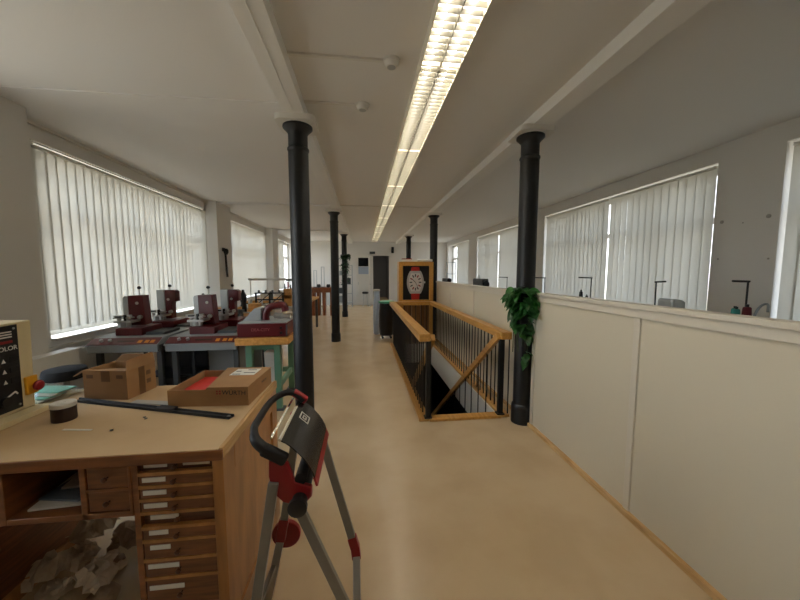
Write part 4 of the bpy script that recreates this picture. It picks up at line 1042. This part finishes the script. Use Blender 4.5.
MB().lathe([(.12, 2.62), (.15, 2.66), (.15, 2.699)], (.95, 18, 0), 20).build('diffuser', mat('corridor_fill_glow', '#ffffff', .5, emit='#fff0da', estr=45), cl_)
cs_ = thing('stool', 'dark stool standing before the far closed door', 'stool', (.1, 15.2, 0))
MB().lathe([(.12, .6), (.15, .62), (.15, .68), (.1, .7)], (.1, 15.2, 0), 18).build('seat', BLACK, cs_)
for a in (45, 135, 225, 315): MB().cyl((.1 + .09 * math.cos(R(a)), 15.2 + .09 * math.sin(R(a)), .6), (.1 + .16 * math.cos(R(a)), 15.2 + .16 * math.sin(R(a)), 0), .012, n=8).build('leg', STEEL, cs_)

# ------------------------------------------------------------------ camera, light, world
cam = bpy.data.cameras.new('camera'); co = bpy.data.objects.new('camera', cam); COL.objects.link(co)
cam.sensor_width = 36; cam.lens = 36 * 320 / 800; cam.clip_start = .02
co.location = (0, 0, 1.6); co.rotation_euler = (R(90 - 4.912), 0, R(-6.572))
SC.camera = co
w = bpy.data.worlds.new('daylight'); SC.world = w; w.use_nodes = True
nt = w.node_tree; bg = nt.nodes['Background']
tc = nt.nodes.new('ShaderNodeTexCoord'); sp = nt.nodes.new('ShaderNodeSeparateXYZ'); cr = nt.nodes.new('ShaderNodeValToRGB')
mr_ = nt.nodes.new('ShaderNodeMapRange'); mr_.inputs['From Min'].default_value = -1
nt.links.new(tc.outputs['Generated'], sp.inputs[0]); nt.links.new(sp.outputs['Z'], mr_.inputs['Value']); nt.links.new(mr_.outputs[0], cr.inputs[0])
e = cr.color_ramp.elements
e[0].position = .46; e[0].color = lin('#a09c90'); e[1].position = .52; e[1].color = lin('#eef3f6')
e2 = cr.color_ramp.elements.new(.9); e2.color = lin('#a9c6ea')
mx_ = nt.nodes.new('ShaderNodeMapRange'); mx_.inputs['From Min'].default_value = -1; mx_.inputs['To Min'].default_value = 1.2; mx_.inputs['To Max'].default_value = .62
sc_ = nt.nodes.new('ShaderNodeVectorMath'); sc_.operation = 'SCALE'
nt.links.new(sp.outputs['X'], mx_.inputs['Value']); nt.links.new(mx_.outputs[0], sc_.inputs['Scale']); nt.links.new(cr.outputs['Color'], sc_.inputs[0])
nt.links.new(sc_.outputs[0], bg.inputs['Color']); bg.inputs['Strength'].default_value = 5.6
sun = bpy.data.lights.new('sun', 'SUN'); so_ = bpy.data.objects.new('sun', sun); COL.objects.link(so_)
sun.energy = 3.0; sun.angle = R(1.0); sun.color = (1, .93, .8)
so_.rotation_euler = Vector((.5, -.75, -.5)).to_track_quat('-Z', 'Y').to_euler()
so_.location = (-8, 2, 8)

vs = SC.view_settings
SC.display_settings.display_device = 'sRGB'
vs.view_transform = 'Standard'; vs.look = 'None'; vs.gamma = 1; vs.use_curve_mapping = False; vs.exposure = 0.44
SC.cycles.use_denoising = True
SC.cycles.max_bounces = 10; SC.cycles.diffuse_bounces = 6; SC.cycles.transmission_bounces = 8; SC.cycles.transparent_max_bounces = 12
SC.cycles.sample_clamp_indirect = 6
